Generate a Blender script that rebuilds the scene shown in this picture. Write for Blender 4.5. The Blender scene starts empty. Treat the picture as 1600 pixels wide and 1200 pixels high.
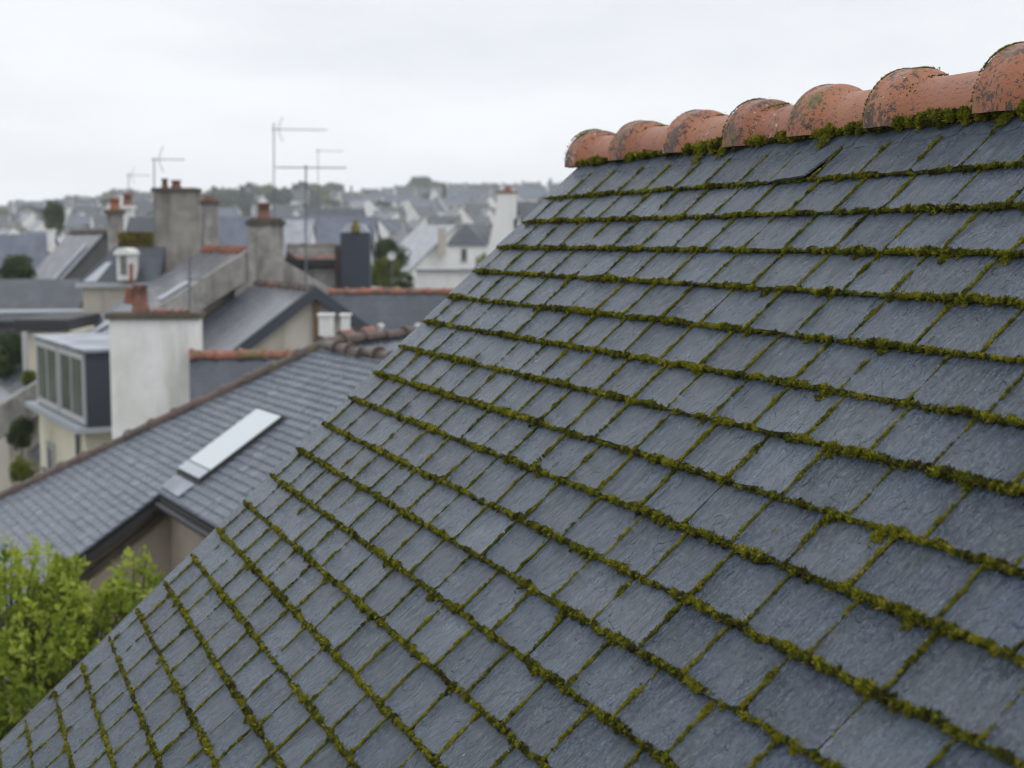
import bpy, math, random
import numpy as np
from mathutils import Vector
random.seed(7); rng = np.random.default_rng(11)
S = bpy.context.scene
COL = S.collection
R = math.radians
# ------------------------------------------------------------------ camera, sky, sun, exposure
FPX = 2222.0                      # focal length in pixels of the 1600 px wide photograph (50 mm on 36 mm)
HOR = 375.3
PHI = math.atan((600-HOR)/FPX)
CAM = np.array([0.0, 0.0, 10.0])
cam = bpy.data.objects.new('camera', bpy.data.cameras.new('camera')); COL.objects.link(cam)
cam.location = CAM; cam.rotation_euler = (math.pi/2-PHI, 0, 0)
cam.data.lens = 50; cam.data.sensor_width = 36; cam.data.clip_start = .05; cam.data.clip_end = 6000
cam.data.dof.use_dof = True; cam.data.dof.focus_distance = 3.4; cam.data.dof.aperture_fstop = 4.0
S.camera = cam
W = bpy.data.worlds.new('World'); S.world = W; W.use_nodes = True
wn, wl = W.node_tree.nodes, W.node_tree.links
wn.clear()
wo = wn.new('ShaderNodeOutputWorld'); bg = wn.new('ShaderNodeBackground')
sky = wn.new('ShaderNodeTexSky'); sky.sky_type = 'NISHITA'; sky.sun_disc = False
sky.sun_elevation = R(52); sky.sun_rotation = R(-60); sky.dust_density = 4
tc = wn.new('ShaderNodeTexCoord'); mp = wn.new('ShaderNodeMapping'); mp.inputs['Scale'].default_value = (2.2, 2.2, 9)
nz = wn.new('ShaderNodeTexNoise'); nz.inputs['Scale'].default_value = 1.7; nz.inputs['Detail'].default_value = 5; nz.inputs['Roughness'].default_value = .5
cr = wn.new('ShaderNodeValToRGB')
cr.color_ramp.elements[0].position = .38; cr.color_ramp.elements[0].color = (6.9, 7.15, 7.55, 1)
cr.color_ramp.elements[1].position = .64; cr.color_ramp.elements[1].color = (7.85, 8.03, 8.38, 1)
sx = wn.new('ShaderNodeSeparateXYZ'); mr = wn.new('ShaderNodeMapRange')
mr.inputs[1].default_value = 0.12; mr.inputs[2].default_value = 1; mr.inputs[3].default_value = 1.0; mr.inputs[4].default_value = 1.3
mul = wn.new('ShaderNodeVectorMath'); mul.operation = 'SCALE'
mx = wn.new('ShaderNodeMix'); mx.data_type = 'RGBA'; mx.inputs[0].default_value = .94
wl.new(tc.outputs['Generated'], mp.inputs[0]); wl.new(mp.outputs[0], nz.inputs[0]); wl.new(nz.outputs[0], cr.inputs[0])
wl.new(tc.outputs['Generated'], sx.inputs[0]); wl.new(sx.outputs[2], mr.inputs[0])
mh = wn.new('ShaderNodeMapRange'); mh.inputs[1].default_value = 0; mh.inputs[2].default_value = .16; mh.inputs[3].default_value = 1.22; mh.inputs[4].default_value = 1.0
wl.new(sx.outputs[2], mh.inputs[0]); mm = wn.new('ShaderNodeMath'); mm.operation = 'MULTIPLY'; wl.new(mr.outputs[0], mm.inputs[0]); wl.new(mh.outputs[0], mm.inputs[1])
wl.new(cr.outputs[0], mul.inputs[0]); wl.new(mm.outputs[0], mul.inputs['Scale'])
wl.new(sky.outputs[0], mx.inputs[6]); wl.new(mul.outputs[0], mx.inputs[7])
wl.new(mx.outputs[2], bg.inputs[0]); bg.inputs[1].default_value = 0.125
wl.new(bg.outputs[0], wo.inputs[0])
sl = bpy.data.lights.new('sun', 'SUN'); sl.energy = .6; sl.angle = R(25); sl.color = (1, .97, .93)
so = bpy.data.objects.new('sun', sl); COL.objects.link(so); sl.color = (1, .985, .96); so.rotation_euler = (R(38), 0, R(60))
S.view_settings.view_transform = 'Standard'; S.view_settings.look = 'None'
S.view_settings.exposure = 0; S.view_settings.gamma = 1
S.cycles.filter_width = 1.0; S.cycles.volume_bounces = 1; S.render.resolution_x = 1024; S.render.resolution_y = 768

# ------------------------------------------------------------------ helpers
def v3(*a): return np.array(a, float)
def at(px, py, Y):                # a point seen at that place of the photograph, Y metres ahead
    a = (px-800)/FPX; b = (600-py)/FPX
    c, s = math.cos(PHI), math.sin(PHI)
    ray = np.array([a, c+b*s, b*c-s])
    return CAM+ray*(Y/ray[1])
def ray_plane(px, py, p0, n):
    d = at(px, py, 10)-CAM
    return CAM+d*(((p0-CAM)@n)/(d@n))
def to_px(P):
    P = np.atleast_2d(P)-CAM; c, s = math.cos(PHI), math.sin(PHI)
    y = P[:, 2]*c+P[:, 1]*s; z = P[:, 1]*c-P[:, 2]*s
    z2 = np.where(z < .05, .05, z)
    return 800+FPX*P[:, 0]/z2, 600-FPX*y/z2, z
def azv(deg): return v3(math.sin(R(deg)), math.cos(R(deg)), 0)
UP = v3(0, 0, 1)
class MB:
    def __init__(s): s.v = []; s.f = []; s.m = []; s.sc = []; s.sm = []; s.rn = []; s.n = 0
    def add(s, verts, faces, mat=0, sc=None, smooth=False, rn=0.5):
        verts = np.asarray(verts, float)
        s.v.append(verts); s.sc.append(verts if sc is None else np.asarray(sc, float))
        s.rn.append(np.full(len(verts), rn) if np.isscalar(rn) else np.asarray(rn, float))
        for f in faces: s.f.append(tuple(i+s.n for i in f)); s.m.append(mat); s.sm.append(smooth)
        s.n += len(verts)
    def box(s, F, x0, x1, y0, y1, z0, z1, mat=0, rn=.5):
        o, ex, ey, ez = F
        P = [o+ex*x+ey*y+ez*z for z in (z0, z1) for y in (y0, y1) for x in (x0, x1)]
        sc = [(x, y+z, 0) if (y1-y0) > 1e-9 else (x, z, 0) for z in (z0, z1) for y in (y0, y1) for x in (x0, x1)]
        s.add(P, [(0, 2, 3, 1), (4, 5, 7, 6), (0, 1, 5, 4), (2, 6, 7, 3), (0, 4, 6, 2), (1, 3, 7, 5)], mat, P, rn=rn)
    def prism(s, F, prof, x0, x1, mat=0, rn=.5, sc=False):
        # prof: (y,z) outline, extruded along ex
        o, ex, ey, ez = F; n = len(prof)
        P = [o+ex*x+ey*y+ez*z for x in (x0, x1) for y, z in prof]
        fs = [tuple(range(n)), tuple(range(2*n-1, n-1, -1))]
        s.add(P, fs, mat, P, rn=rn)
        for i in range(n):
            j = (i+1) % n
            L = math.hypot(prof[j][0]-prof[i][0], prof[j][1]-prof[i][1])
            q = [P[i], P[j], P[n+j], P[n+i]]
            s.add(q, [(0, 3, 2, 1)], mat, [(x0, 0, 0), (x0, L, 0), (x1, L, 0), (x1, 0, 0)] if sc else q, rn=rn)
    def poly(s, pts, thick, nrm, mat=0, sc=None, rn=.5):
        pts = [np.asarray(p, float) for p in pts]; n = len(pts)
        P = pts+[p-nrm*thick for p in pts]
        fs = [tuple(range(n)), tuple(range(2*n-1, n-1, -1))]+[(i, n+i, n+(i+1) % n, (i+1) % n) for i in range(n)]
        s.add(P, fs, mat, None if sc is None else list(sc)+list(sc), rn=rn)
    def tube(s, pts, rad, seg=8, mat=0, rn=.5, cap=True, smooth=True):
        pts = [np.asarray(p, float) for p in pts]; k = len(pts)
        rad = [rad]*k if np.isscalar(rad) else rad
        V = []
        for i in range(k):
            t = pts[min(i+1, k-1)]-pts[max(i-1, 0)]; t = t/np.linalg.norm(t)
            a = np.cross(t, v3(.3, .2, 1) if abs(t[2]) < .9 else v3(1, 0, 0)); a /= np.linalg.norm(a); b = np.cross(t, a)
            for j in range(seg):
                w = 2*math.pi*j/seg; V.append(pts[i]+(a*math.cos(w)+b*math.sin(w))*rad[i])
        fs = [(i*seg+j, i*seg+(j+1) % seg, (i+1)*seg+(j+1) % seg, (i+1)*seg+j) for i in range(k-1) for j in range(seg)]
        s.add(V, fs, mat, smooth=smooth, rn=rn)
        if cap:
            s.add(V[:seg], [tuple(range(seg))[::-1]], mat, rn=rn); s.add(V[-seg:], [tuple(range(seg))], mat, rn=rn)
    def lathe(s, base, prof, seg=16, mat=0, rn=.5, axis=UP):
        axis = np.asarray(axis, float); a = np.cross(axis, v3(.2, 1, .1)); a /= np.linalg.norm(a); b = np.cross(axis, a)
        V = [base+axis*z+(a*math.cos(2*math.pi*j/seg)+b*math.sin(2*math.pi*j/seg))*r for r, z in prof for j in range(seg)]
        k = len(prof)
        fs = [(i*seg+j, i*seg+(j+1) % seg, (i+1)*seg+(j+1) % seg, (i+1)*seg+j) for i in range(k-1) for j in range(seg)]
        s.add(V, fs, mat, smooth=True, rn=rn)
        s.add(V[-seg:], [tuple(range(seg))], mat, rn=rn)
    def build(s, name, mats, parent=None, bevel=0):
        V = np.concatenate(s.v); org = v3(0, 0, 0)
        if parent is not None:
            p = parent
            while p is not None: org = org+np.array(p.location); p = p.parent
        me = bpy.data.meshes.new(name)
        me.from_pydata((V-org).tolist(), [], s.f)
        a = me.attributes.new('sc', 'FLOAT_VECTOR', 'POINT'); a.data.foreach_set('vector', np.concatenate(s.sc).astype(np.float32).ravel())
        a = me.attributes.new('rn', 'FLOAT', 'POINT'); a.data.foreach_set('value', np.concatenate(s.rn).astype(np.float32))
        if not isinstance(mats, (list, tuple)): mats = [mats]
        for m in mats: me.materials.append(m)
        me.polygons.foreach_set('material_index', s.m); me.polygons.foreach_set('use_smooth', s.sm)
        me.update()
        ob = bpy.data.objects.new(name, me); COL.objects.link(ob)
        if parent is not None: ob.parent = parent
        if bevel:
            bv = ob.modifiers.new('b', 'BEVEL'); bv.width = bevel; bv.segments = 2; bv.limit_method = 'ANGLE'
        return ob
def np_mesh(name, V, tri, rn, mat, parent=None, sc=None, smooth=False):
    org = v3(0, 0, 0)
    if parent is not None: org = np.array(parent.location)
    me = bpy.data.meshes.new(name); nv = len(V); nf = len(tri); k = tri.shape[1]
    me.vertices.add(nv); me.vertices.foreach_set('co', (V-org).astype(np.float32).ravel())
    me.loops.add(nf*k); me.loops.foreach_set('vertex_index', tri.astype(np.int32).ravel())
    me.polygons.add(nf); me.polygons.foreach_set('loop_start', np.arange(0, nf*k, k, dtype=np.int32))
    me.polygons.foreach_set('use_smooth', np.full(nf, smooth))
    me.update(calc_edges=True)
    a = me.attributes.new('rn', 'FLOAT', 'POINT'); a.data.foreach_set('value', rn.astype(np.float32))
    a = me.attributes.new('sc', 'FLOAT_VECTOR', 'POINT'); a.data.foreach_set('vector', (V if sc is None else sc).astype(np.float32).ravel())
    me.materials.append(mat)
    ob = bpy.data.objects.new(name, me); COL.objects.link(ob)
    if parent is not None: ob.parent = parent
    return ob
def tag(o, label=None, cat=None, group=None, kind=None):
    if label: o['label'] = label
    if cat: o['category'] = cat
    if group: o['group'] = group
    if kind: o['kind'] = kind
    return o
def thing(name, label, cat, loc, group=None):
    o = bpy.data.objects.new(name, None); COL.objects.link(o); o.location = loc; o.empty_display_size = .2
    return tag(o, label, cat, group)

# ------------------------------------------------------------------ materials
def mat(name, base=(.5, .5, .5), rough=.6, spec=.5):
    m = bpy.data.materials.new(name); m.use_nodes = True
    n = m.node_tree.nodes; l = m.node_tree.links; b = n['Principled BSDF']
    b.inputs['Base Color'].default_value = (*base, 1); b.inputs['Roughness'].default_value = rough
    b.inputs['Specular IOR Level'].default_value = spec
    return m, n, l, b
def attr(n, name):
    a = n.new('ShaderNodeAttribute'); a.attribute_name = name; return a
def mapping(n, l, src, scale):
    m = n.new('ShaderNodeMapping'); m.inputs['Scale'].default_value = scale; l.new(src, m.inputs[0]); return m.outputs[0]
def noise(n, l, vec, scale, detail=4, rough=.55, dist=0):
    t = n.new('ShaderNodeTexNoise'); t.inputs['Scale'].default_value = scale; t.inputs['Detail'].default_value = detail
    t.inputs['Roughness'].default_value = rough; t.inputs['Distortion'].default_value = dist; l.new(vec, t.inputs['Vector']); return t.outputs[0]
def ramp(n, l, fac, stops):
    c = n.new('ShaderNodeValToRGB'); e = c.color_ramp.elements
    while len(e) < len(stops): e.new(.5)
    for i, (p, col) in enumerate(stops):
        e[i].position = p; e[i].color = (*col, 1) if len(col) == 3 else col
    l.new(fac, c.inputs[0]); return c.outputs[0]
def mixc(n, l, fac, a, b, mode='MIX'):
    m = n.new('ShaderNodeMix'); m.data_type = 'RGBA'; m.blend_type = mode
    for i, x in ((0, fac), (6, a), (7, b)):
        if isinstance(x, (int, float)): m.inputs[i].default_value = x
        elif isinstance(x, tuple): m.inputs[i].default_value = (*x, 1)
        else: l.new(x, m.inputs[i])
    return m.outputs[2]
def math_(n, l, op, a, b=0):
    m = n.new('ShaderNodeMath'); m.operation = op
    for i, x in ((0, a), (1, b)):
        if isinstance(x, (int, float)): m.inputs[i].default_value = x
        else: l.new(x, m.inputs[i])
    return m.outputs[0]
def maprange(n, l, x, a, b, c, d, smooth=False):
    m = n.new('ShaderNodeMapRange'); m.inputs[1].default_value = a; m.inputs[2].default_value = b
    m.inputs[3].default_value = c; m.inputs[4].default_value = d
    if smooth: m.interpolation_type = 'SMOOTHSTEP'
    l.new(x, m.inputs[0]); return m.outputs[0]
def bump(n, l, b, h, dist, strength=1, prev=None):
    u = n.new('ShaderNodeBump'); u.inputs['Distance'].default_value = dist; u.inputs['Strength'].default_value = strength
    l.new(h, u.inputs['Height'])
    if prev is not None: l.new(prev, u.inputs['Normal'])
    if b is not None: l.new(u.outputs[0], b.inputs['Normal'])
    return u.outputs[0]

def slate_near(name, tint=(1, 1, 1), fine=1.0):
    m, n, l, b = mat(name, rough=.45, spec=1.0)
    sc = attr(n, 'sc').outputs['Vector']; rn = attr(n, 'rn').outputs['Fac']
    streak = noise(n, l, mapping(n, l, sc, (150, 30, 1)), 1, 6, .66, .8)
    mid = noise(n, l, mapping(n, l, sc, (38, 12, 1)), 1, 6, .66, 1.0)
    fineN = noise(n, l, sc, 420, 3, .6)
    blot = noise(n, l, sc, 9, 4, .6)
    def t(c): return tuple(c[i]*tint[i] for i in range(3))
    base = ramp(n, l, rn, [(0, t((.022, .045, .080))), (.3, t((.038, .068, .112))), (.6, t((.053, .090, .140))), (.8, t((.072, .111, .162))), (.93, t((.078, .104, .136))), (1, t((.122, .168, .222)))])
    base = mixc(n, l, maprange(n, l, streak, .42, .66, 0, .45), base, t((.15, .18, .225)))
    base = mixc(n, l, maprange(n, l, blot, .42, .70, 0, .65), base, t((.030, .037, .047)))
    warm = noise(n, l, sc, 4.1, 3, .6)
    base = mixc(n, l, maprange(n, l, warm, .55, .8, 0, .3), base, t((.085, .080, .078)))
    lich_ = noise(n, l, sc, 26, 5, .7, .4)
    base = mixc(n, l, maprange(n, l, math_(n, l, 'ADD', lich_, math_(n, l, 'MULTIPLY', math_(n, l, 'SUBTRACT', blot, .5), .6)), .62, .68, 0, .45), base, t((.15, .165, .16)))
    mot = noise(n, l, mapping(n, l, sc, (260, 95, 1)), 1, 4, .7, .6)
    base = mixc(n, l, maprange(n, l, mot, .50, .64, 0, .62), base, t((.20, .26, .34)))
    base = mixc(n, l, maprange(n, l, mot, .46, .36, 0, .7), base, t((.018, .026, .040)))
    # splits and chips that run with the grain
    crack = noise(n, l, mapping(n, l, sc, (55, 5, 1)), 1, 3, .5, 1.6)
    ck = maprange(n, l, math_(n, l, 'ABSOLUTE', math_(n, l, 'SUBTRACT', crack, .5)), 0, .012, 1, 0)
    ckm = math_(n, l, 'MULTIPLY', ck, maprange(n, l, noise(n, l, sc, 7, 2), .5, .62, 0, 1))
    base = mixc(n, l, math_(n, l, 'MULTIPLY', ckm, .75), base, (.02, .022, .026))
    # pale specks and lichen crust
    vo = n.new('ShaderNodeTexVoronoi'); vo.inputs['Scale'].default_value = 16; l.new(mapping(n, l, sc, (1, .8, 1)), vo.inputs['Vector'])
    big = math_(n, l, 'MULTIPLY', maprange(n, l, noise(n, l, sc, 90, 2), .4, .6, .2, 1), .085)
    sp = math_(n, l, 'LESS_THAN', vo.outputs['Distance'], big)
    wc = n.new('ShaderNodeSeparateColor'); l.new(vo.outputs['Color'], wc.inputs[0])
    sp = math_(n, l, 'MULTIPLY', sp, math_(n, l, 'GREATER_THAN', wc.outputs[0], .80))
    base = mixc(n, l, math_(n, l, 'MULTIPLY', sp, .8), base, (.42, .44, .42))
    l.new(base, b.inputs['Base Color'])
    l.new(maprange(n, l, blot, .3, .7, .22, .36), b.inputs['Roughness'])
    h = math_(n, l, 'ADD', math_(n, l, 'MULTIPLY', streak, .55), math_(n, l, 'MULTIPLY', mid, 1.7))
    h = math_(n, l, 'ADD', h, math_(n, l, 'MULTIPLY', mot, .30))
    h = math_(n, l, 'SUBTRACT', h, math_(n, l, 'MULTIPLY', ckm, .55))
    # riven flakes: steps with a sharp lip
    fl = noise(n, l, mapping(n, l, sc, (20, 8, 1)), 1, 2, .5, 1.2)
    stp = maprange(n, l, fl, .50, .515, 0, .5)
    h = math_(n, l, 'ADD', h, stp)
    bump(n, l, b, h, .014*fine, 1.0)
    return m
M_SLATE = slate_near('slate_riven')
M_SLATE_B = slate_near('slate_neighbour', (1.45, 1.3, 1.2), .5)
M_SLATE_V = slate_near('slate_verge', (.6, .6, .6), 1)
def slate_far(name, c0, c1, rough=.5, row=.13, w=.24, b0=.012):
    m, n, l, b = mat(name, rough=rough)
    b.inputs['Coat Weight'].default_value = .5; b.inputs['Coat Roughness'].default_value = .22
    sc = attr(n, 'sc').outputs['Vector']
    br = n.new('ShaderNodeTexBrick'); l.new(sc, br.inputs['Vector'])
    br.inputs['Scale'].default_value = 1; br.inputs['Brick Width'].default_value = w; br.inputs['Row Height'].default_value = row
    br.inputs['Mortar Size'].default_value = b0; br.inputs['Color1'].default_value = (*c0, 1); br.inputs['Color2'].default_value = (*c1, 1)
    br.inputs['Mortar'].default_value = (*[x*.45 for x in c0], 1); br.inputs['Bias'].default_value = 0
    k = noise(n, l, sc, 1.1, 5, .65)
    c = mixc(n, l, maprange(n, l, k, .35, .7, 0, .7), br.outputs['Color'], tuple(x*.6 for x in c0))
    k2 = noise(n, l, mapping(n, l, sc, (2.5, .6, 1)), 1, 4, .6)
    c = mixc(n, l, maprange(n, l, k2, .5, .8, 0, .5), c, tuple(x*1.7 for x in c1))
    l.new(c, b.inputs['Base Color']); bump(n, l, b, br.outputs['Fac'], -.006)
    l.new(maprange(n, l, k, .3, .7, rough-.12, rough+.15), b.inputs['Roughness'])
    return m
M_SL1 = slate_far('slate_grey', (.065, .080, .105), (.095, .113, .143), .26)
M_SL2 = slate_far('slate_dark', (.034, .044, .062), (.050, .061, .082), .46)
M_SL3 = slate_far('slate_violet', (.080, .098, .145), (.105, .125, .175), .45)
M_SL4 = slate_far('slate_pale', (.30, .32, .36), (.38, .40, .44), .4)
def render_wall(name, col, dirt, amt=.6, scale=1.2, streaks=1.0, rough=.85):
    m, n, l, b = mat(name, rough=rough, spec=.3)
    g = n.new('ShaderNodeNewGeometry').outputs['Position']
    a = noise(n, l, g, scale, 6, .65, .4)
    s = noise(n, l, mapping(n, l, g, (3.2, 3.2, .45)), 1, 5, .65)
    f = noise(n, l, g, 30, 4, .6)
    c = mixc(n, l, maprange(n, l, a, .40, .75, 0, amt), col, dirt)
    c = mixc(n, l, maprange(n, l, s, .48, .75, 0, amt*streaks), c, tuple(x*.8 for x in dirt))
    c = mixc(n, l, maprange(n, l, f, .3, .7, 0, .2), c, tuple(x*.7 for x in col))
    l.new(c, b.inputs['Base Color']); bump(n, l, b, f, .01)
    return m
M_WHITE = render_wall('white_render', (.82, .82, .80), (.50, .48, .42), .40)
M_CREAM = render_wall('cream_render', (.78, .73, .58), (.56, .52, .40), .30)
M_BEIGE = render_wall('beige_render', (.42, .36, .30), (.27, .22, .17), .6)
M_GREY = render_wall('grey_render', (.40, .385, .36), (.11, .10, .085), 1.0, 1.6, 1.2)
M_TAN = render_wall('tan_render', (.56, .52, .45), (.34, .30, .24), .6)
M_DARKW = render_wall('dark_grey_wall', (.13, .13, .135), (.09, .09, .09), .6)
M_FARW = render_wall('far_white_wall', (.84, .84, .82), (.58, .57, .53), .35, .3)
M_BROWN = render_wall('stained_wall', (.13, .11, .085), (.06, .05, .038), .8)
M_DARK = mat('dark_board', (.03, .03, .032), .6)[0]
M_ZINC = mat('zinc', (.42, .45, .49), .38)[0]
def zinc_sheet():
    m, n, l, b = mat('zinc_sheet', rough=.35)
    g = n.new('ShaderNodeNewGeometry').outputs['Position']
    a = noise(n, l, g, 1.3, 4, .6)
    l.new(mixc(n, l, maprange(n, l, a, .35, .65, 0, 1), (.42, .46, .52), (.16, .19, .23)), b.inputs['Base Color'])
    return m
M_ZINCS = zinc_sheet()
M_CLAD = mat('slate_blue_cladding', (.040, .048, .064), .55)[0]
M_FRAME = mat('white_frame', (.46, .47, .47), .45)[0]
M_STEEL = mat('galvanised_steel', (.14, .155, .17), .45)[0]; M_STEEL.node_tree.nodes['Principled BSDF'].inputs['Metallic'].default_value = .6
def glass():
    m, n, l, b = mat('window_glass', (.05, .06, .06), .08, .8)
    g = n.new('ShaderNodeNewGeometry').outputs['Position']
    l.new(mixc(n, l, maprange(n, l, noise(n, l, g, 1.6, 3), .4, .6, 0, 1), (.03, .04, .035), (.11, .12, .11)), b.inputs['Base Color'])
    return m
M_GLASS = glass()
M_SKYL = mat('pale_skylight_glass', (.56, .62, .635), .15, .5)[0]  # one even pale base colour over the whole skylight pane
def terracotta(name, c0, c1, lich=.5, near=True):
    m, n, l, b = mat(name, rough=.42)
    sc = attr(n, 'sc').outputs['Vector'] if near else n.new('ShaderNodeNewGeometry').outputs['Position']
    rn = attr(n, 'rn').outputs['Fac']
    k = 1.0 if near else .35
    c = mixc(n, l, maprange(n, l, noise(n, l, sc, 2.2*k, 2), .4, .6, 0, 1), c0, c1)
    a = noise(n, l, sc, 14*k, 5, .65)
    c = mixc(n, l, maprange(n, l, a, .35, .7, 0, .7), c, tuple(min(1, x*1.15+.02) for x in c0))
    d = noise(n, l, sc, 95*k, 6, .72, .3); d2 = noise(n, l, sc, 13*k, 3, .6)
    dm = math_(n, l, 'ADD', d, math_(n, l, 'MULTIPLY', math_(n, l, 'SUBTRACT', d2, .5), .75))
    # crusty black, grey and yellow lichen, thicker on the collars
    bias = math_(n, l, 'MULTIPLY', math_(n, l, 'SUBTRACT', rn, .75), .16 if near else 0)
    dm = math_(n, l, 'ADD', dm, bias)
    c = mixc(n, l, maprange(n, l, dm, .60-.08*lich, .63-.08*lich, 0, .9), c, (.045, .04, .032))
    e = noise(n, l, mapping(n, l, sc, (1.1, 1, 1)), 44*k, 5, .7, .3); e2 = noise(n, l, sc, 5.3*k, 2)
    em = math_(n, l, 'ADD', e, math_(n, l, 'MULTIPLY', math_(n, l, 'SUBTRACT', e2, .5), .8))
    em = math_(n, l, 'ADD', em, bias)
    c = mixc(n, l, maprange(n, l, em, .66-.05*lich, .69-.05*lich, 0, .8), c, (.115, .12, .03))
    g2 = noise(n, l, sc, 60*k, 3, .6)
    c = mixc(n, l, maprange(n, l, math_(n, l, 'ADD', g2, math_(n, l, 'MULTIPLY', math_(n, l, 'SUBTRACT', e2, .5), -.8)), .72, .75, 0, .8), c, (.50, .50, .45))
    # pinholes and scores in the clay
    h = noise(n, l, mapping(n, l, sc, (60*k, 150*k, 60*k)), 1, 3, .6)
    hm = maprange(n, l, h, .33, .37, 1, 0)
    c = mixc(n, l, math_(n, l, 'MULTIPLY', hm, .75), c, (.06, .03, .02))
    l.new(c, b.inputs['Base Color'])
    l.new(maprange(n, l, a, .3, .7, .30, .55), b.inputs['Roughness'])
    hh = math_(n, l, 'ADD', math_(n, l, 'MULTIPLY', dm, 1.0), math_(n, l, 'MULTIPLY', hm, -.6))
    bump(n, l, b, math_(n, l, 'ADD', hh, math_(n, l, 'MULTIPLY', noise(n, l, sc, 240*k, 3), .3)), .004 if near else .01)
    return m
M_TERRA = terracotta('weathered_terracotta', (.30, .098, .040), (.39, .150, .066), .85)
M_TERRA_F = terracotta('orange_ridge_clay', (.34, .10, .045), (.22, .09, .05), .8, False)
M_RIDGEB = terracotta('brown_ridge_clay', (.075, .048, .038), (.11, .065, .05), .4, False)
M_POT = terracotta('chimney_pot_clay', (.20, .065, .035), (.13, .05, .03), .5, False)
def moss_mat(name, cols, trans=.12):
    m, n, l, b = mat(name, rough=.85, spec=.25)
    g = n.new('ShaderNodeNewGeometry').outputs['Position']; rn = attr(n, 'rn').outputs['Fac']
    k = noise(n, l, g, 22, 4, .7); k2 = noise(n, l, g, 5, 3, .6)
    x = math_(n, l, 'ADD', math_(n, l, 'MULTIPLY', k, .62), math_(n, l, 'MULTIPLY', k2, .40))
    x = math_(n, l, 'ADD', x, math_(n, l, 'MULTIPLY', math_(n, l, 'SUBTRACT', rn, .42), .44))
    l.new(ramp(n, l, x, cols), b.inputs['Base Color'])
    l.new(math_(n, l, 'ADD', 0, trans), b.inputs['Subsurface Weight']) if False else None
    return m
M_MOSS = moss_mat('moss_tufts', [(.28, (.024, .015, .009)), (.38, (.060, .040, .015)), (.46, (.056, .062, .011)), (.56, (.14, .15, .013)), (.66, (.26, .25, .02)), (.80, (.34, .31, .04))])
M_MOSSB = moss_mat('moss_bed', [(.35, (.018, .014, .007)), (.6, (.035, .033, .010)), (.8, (.05, .05, .012))])  # bed coloured darker than the tufts standing on it
M_LICH = moss_mat('yellow_lichen', [(.38, (.05, .045, .03)), (.52, (.10, .085, .03)), (.60, (.26, .20, .03)), (.78, (.38, .29, .04))])
M_BARK = mat('bark', (.09, .075, .06), .9)[0]
def leaf_mat(name, c0, c1, c2, tr=.35):
    m, n, l, b = mat(name, rough=.55, spec=.35)
    rn = attr(n, 'rn').outputs['Fac']
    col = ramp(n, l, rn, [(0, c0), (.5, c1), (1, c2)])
    l.new(col, b.inputs['Base Color'])
    if tr:
        t = n.new('ShaderNodeBsdfTranslucent'); l.new(col, t.inputs[0]); ms = n.new('ShaderNodeMixShader'); ms.inputs[0].default_value = tr
        out = n['Material Output']; l.new(b.outputs[0], ms.inputs[1]); l.new(t.outputs[0], ms.inputs[2]); l.new(ms.outputs[0], out.inputs[0])
    return m
M_LEAF = leaf_mat('spring_leaf', (.08, .13, .018), (.24, .32, .032), (.46, .52, .085), .5)
M_LEAFD = leaf_mat('dark_leaf', (.025, .045, .014), (.055, .088, .022), (.10, .14, .032), .3)
M_LEAFY = leaf_mat('yellowish_leaf', (.07, .10, .015), (.16, .19, .022), (.25, .27, .04), .3)
M_LEAFF = leaf_mat('far_leaf', (.018, .036, .018), (.032, .055, .024), (.055, .08, .032), .2)

# ------------------------------------------------------------------ ground
def gz(x, y):
    t = np.clip((np.asarray(y, float)-150)/780, 0, 1); t = t*t*(3-2*t)
    xc = np.asarray(x, float)/np.maximum(np.asarray(y, float), 60)
    top = 31-8.5*np.clip((-.27-xc)/.10, 0, 1)+3.0*np.clip((xc+.12)/.1, -.5, 1)
    return t*top+.7*t*np.sin(np.asarray(x)/37.)*np.cos(np.asarray(y)/51.)
gx = np.concatenate([np.linspace(-610, -420, 6), np.linspace(-400, 250, 90), np.linspace(270, 410, 5)])
gy = np.concatenate([np.linspace(-60, 140, 8), np.linspace(150, 1110, 88), np.array([])])
GX, GY = np.meshgrid(gx, gy); GV = np.stack([GX, GY, gz(GX, GY)], -1).reshape(-1, 3)
nx = len(gx); ii = np.arange(len(gy)-1)[:, None]*nx+np.arange(nx-1)[None]; ii = ii.ravel()
gm, n, l, b = mat('town_ground', rough=.9)
g = n.new('ShaderNodeNewGeometry').outputs['Position']
c = ramp(n, l, noise(n, l, g, .02, 5, .6), [(.35, (.035, .055, .02)), (.5, (.07, .09, .03)), (.56, (.12, .115, .10)), (.7, (.09, .09, .09))])
l.new(mixc(n, l, maprange(n, l, noise(n, l, g, .9, 5), .3, .7, 0, .5), c, (.05, .05, .045)), b.inputs['Base Color'])
tag(np_mesh('ground', GV, np.stack([ii, ii+1, ii+1+nx, ii+nx], 1), np.zeros(len(GV)), gm, smooth=True), kind='structure')

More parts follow.
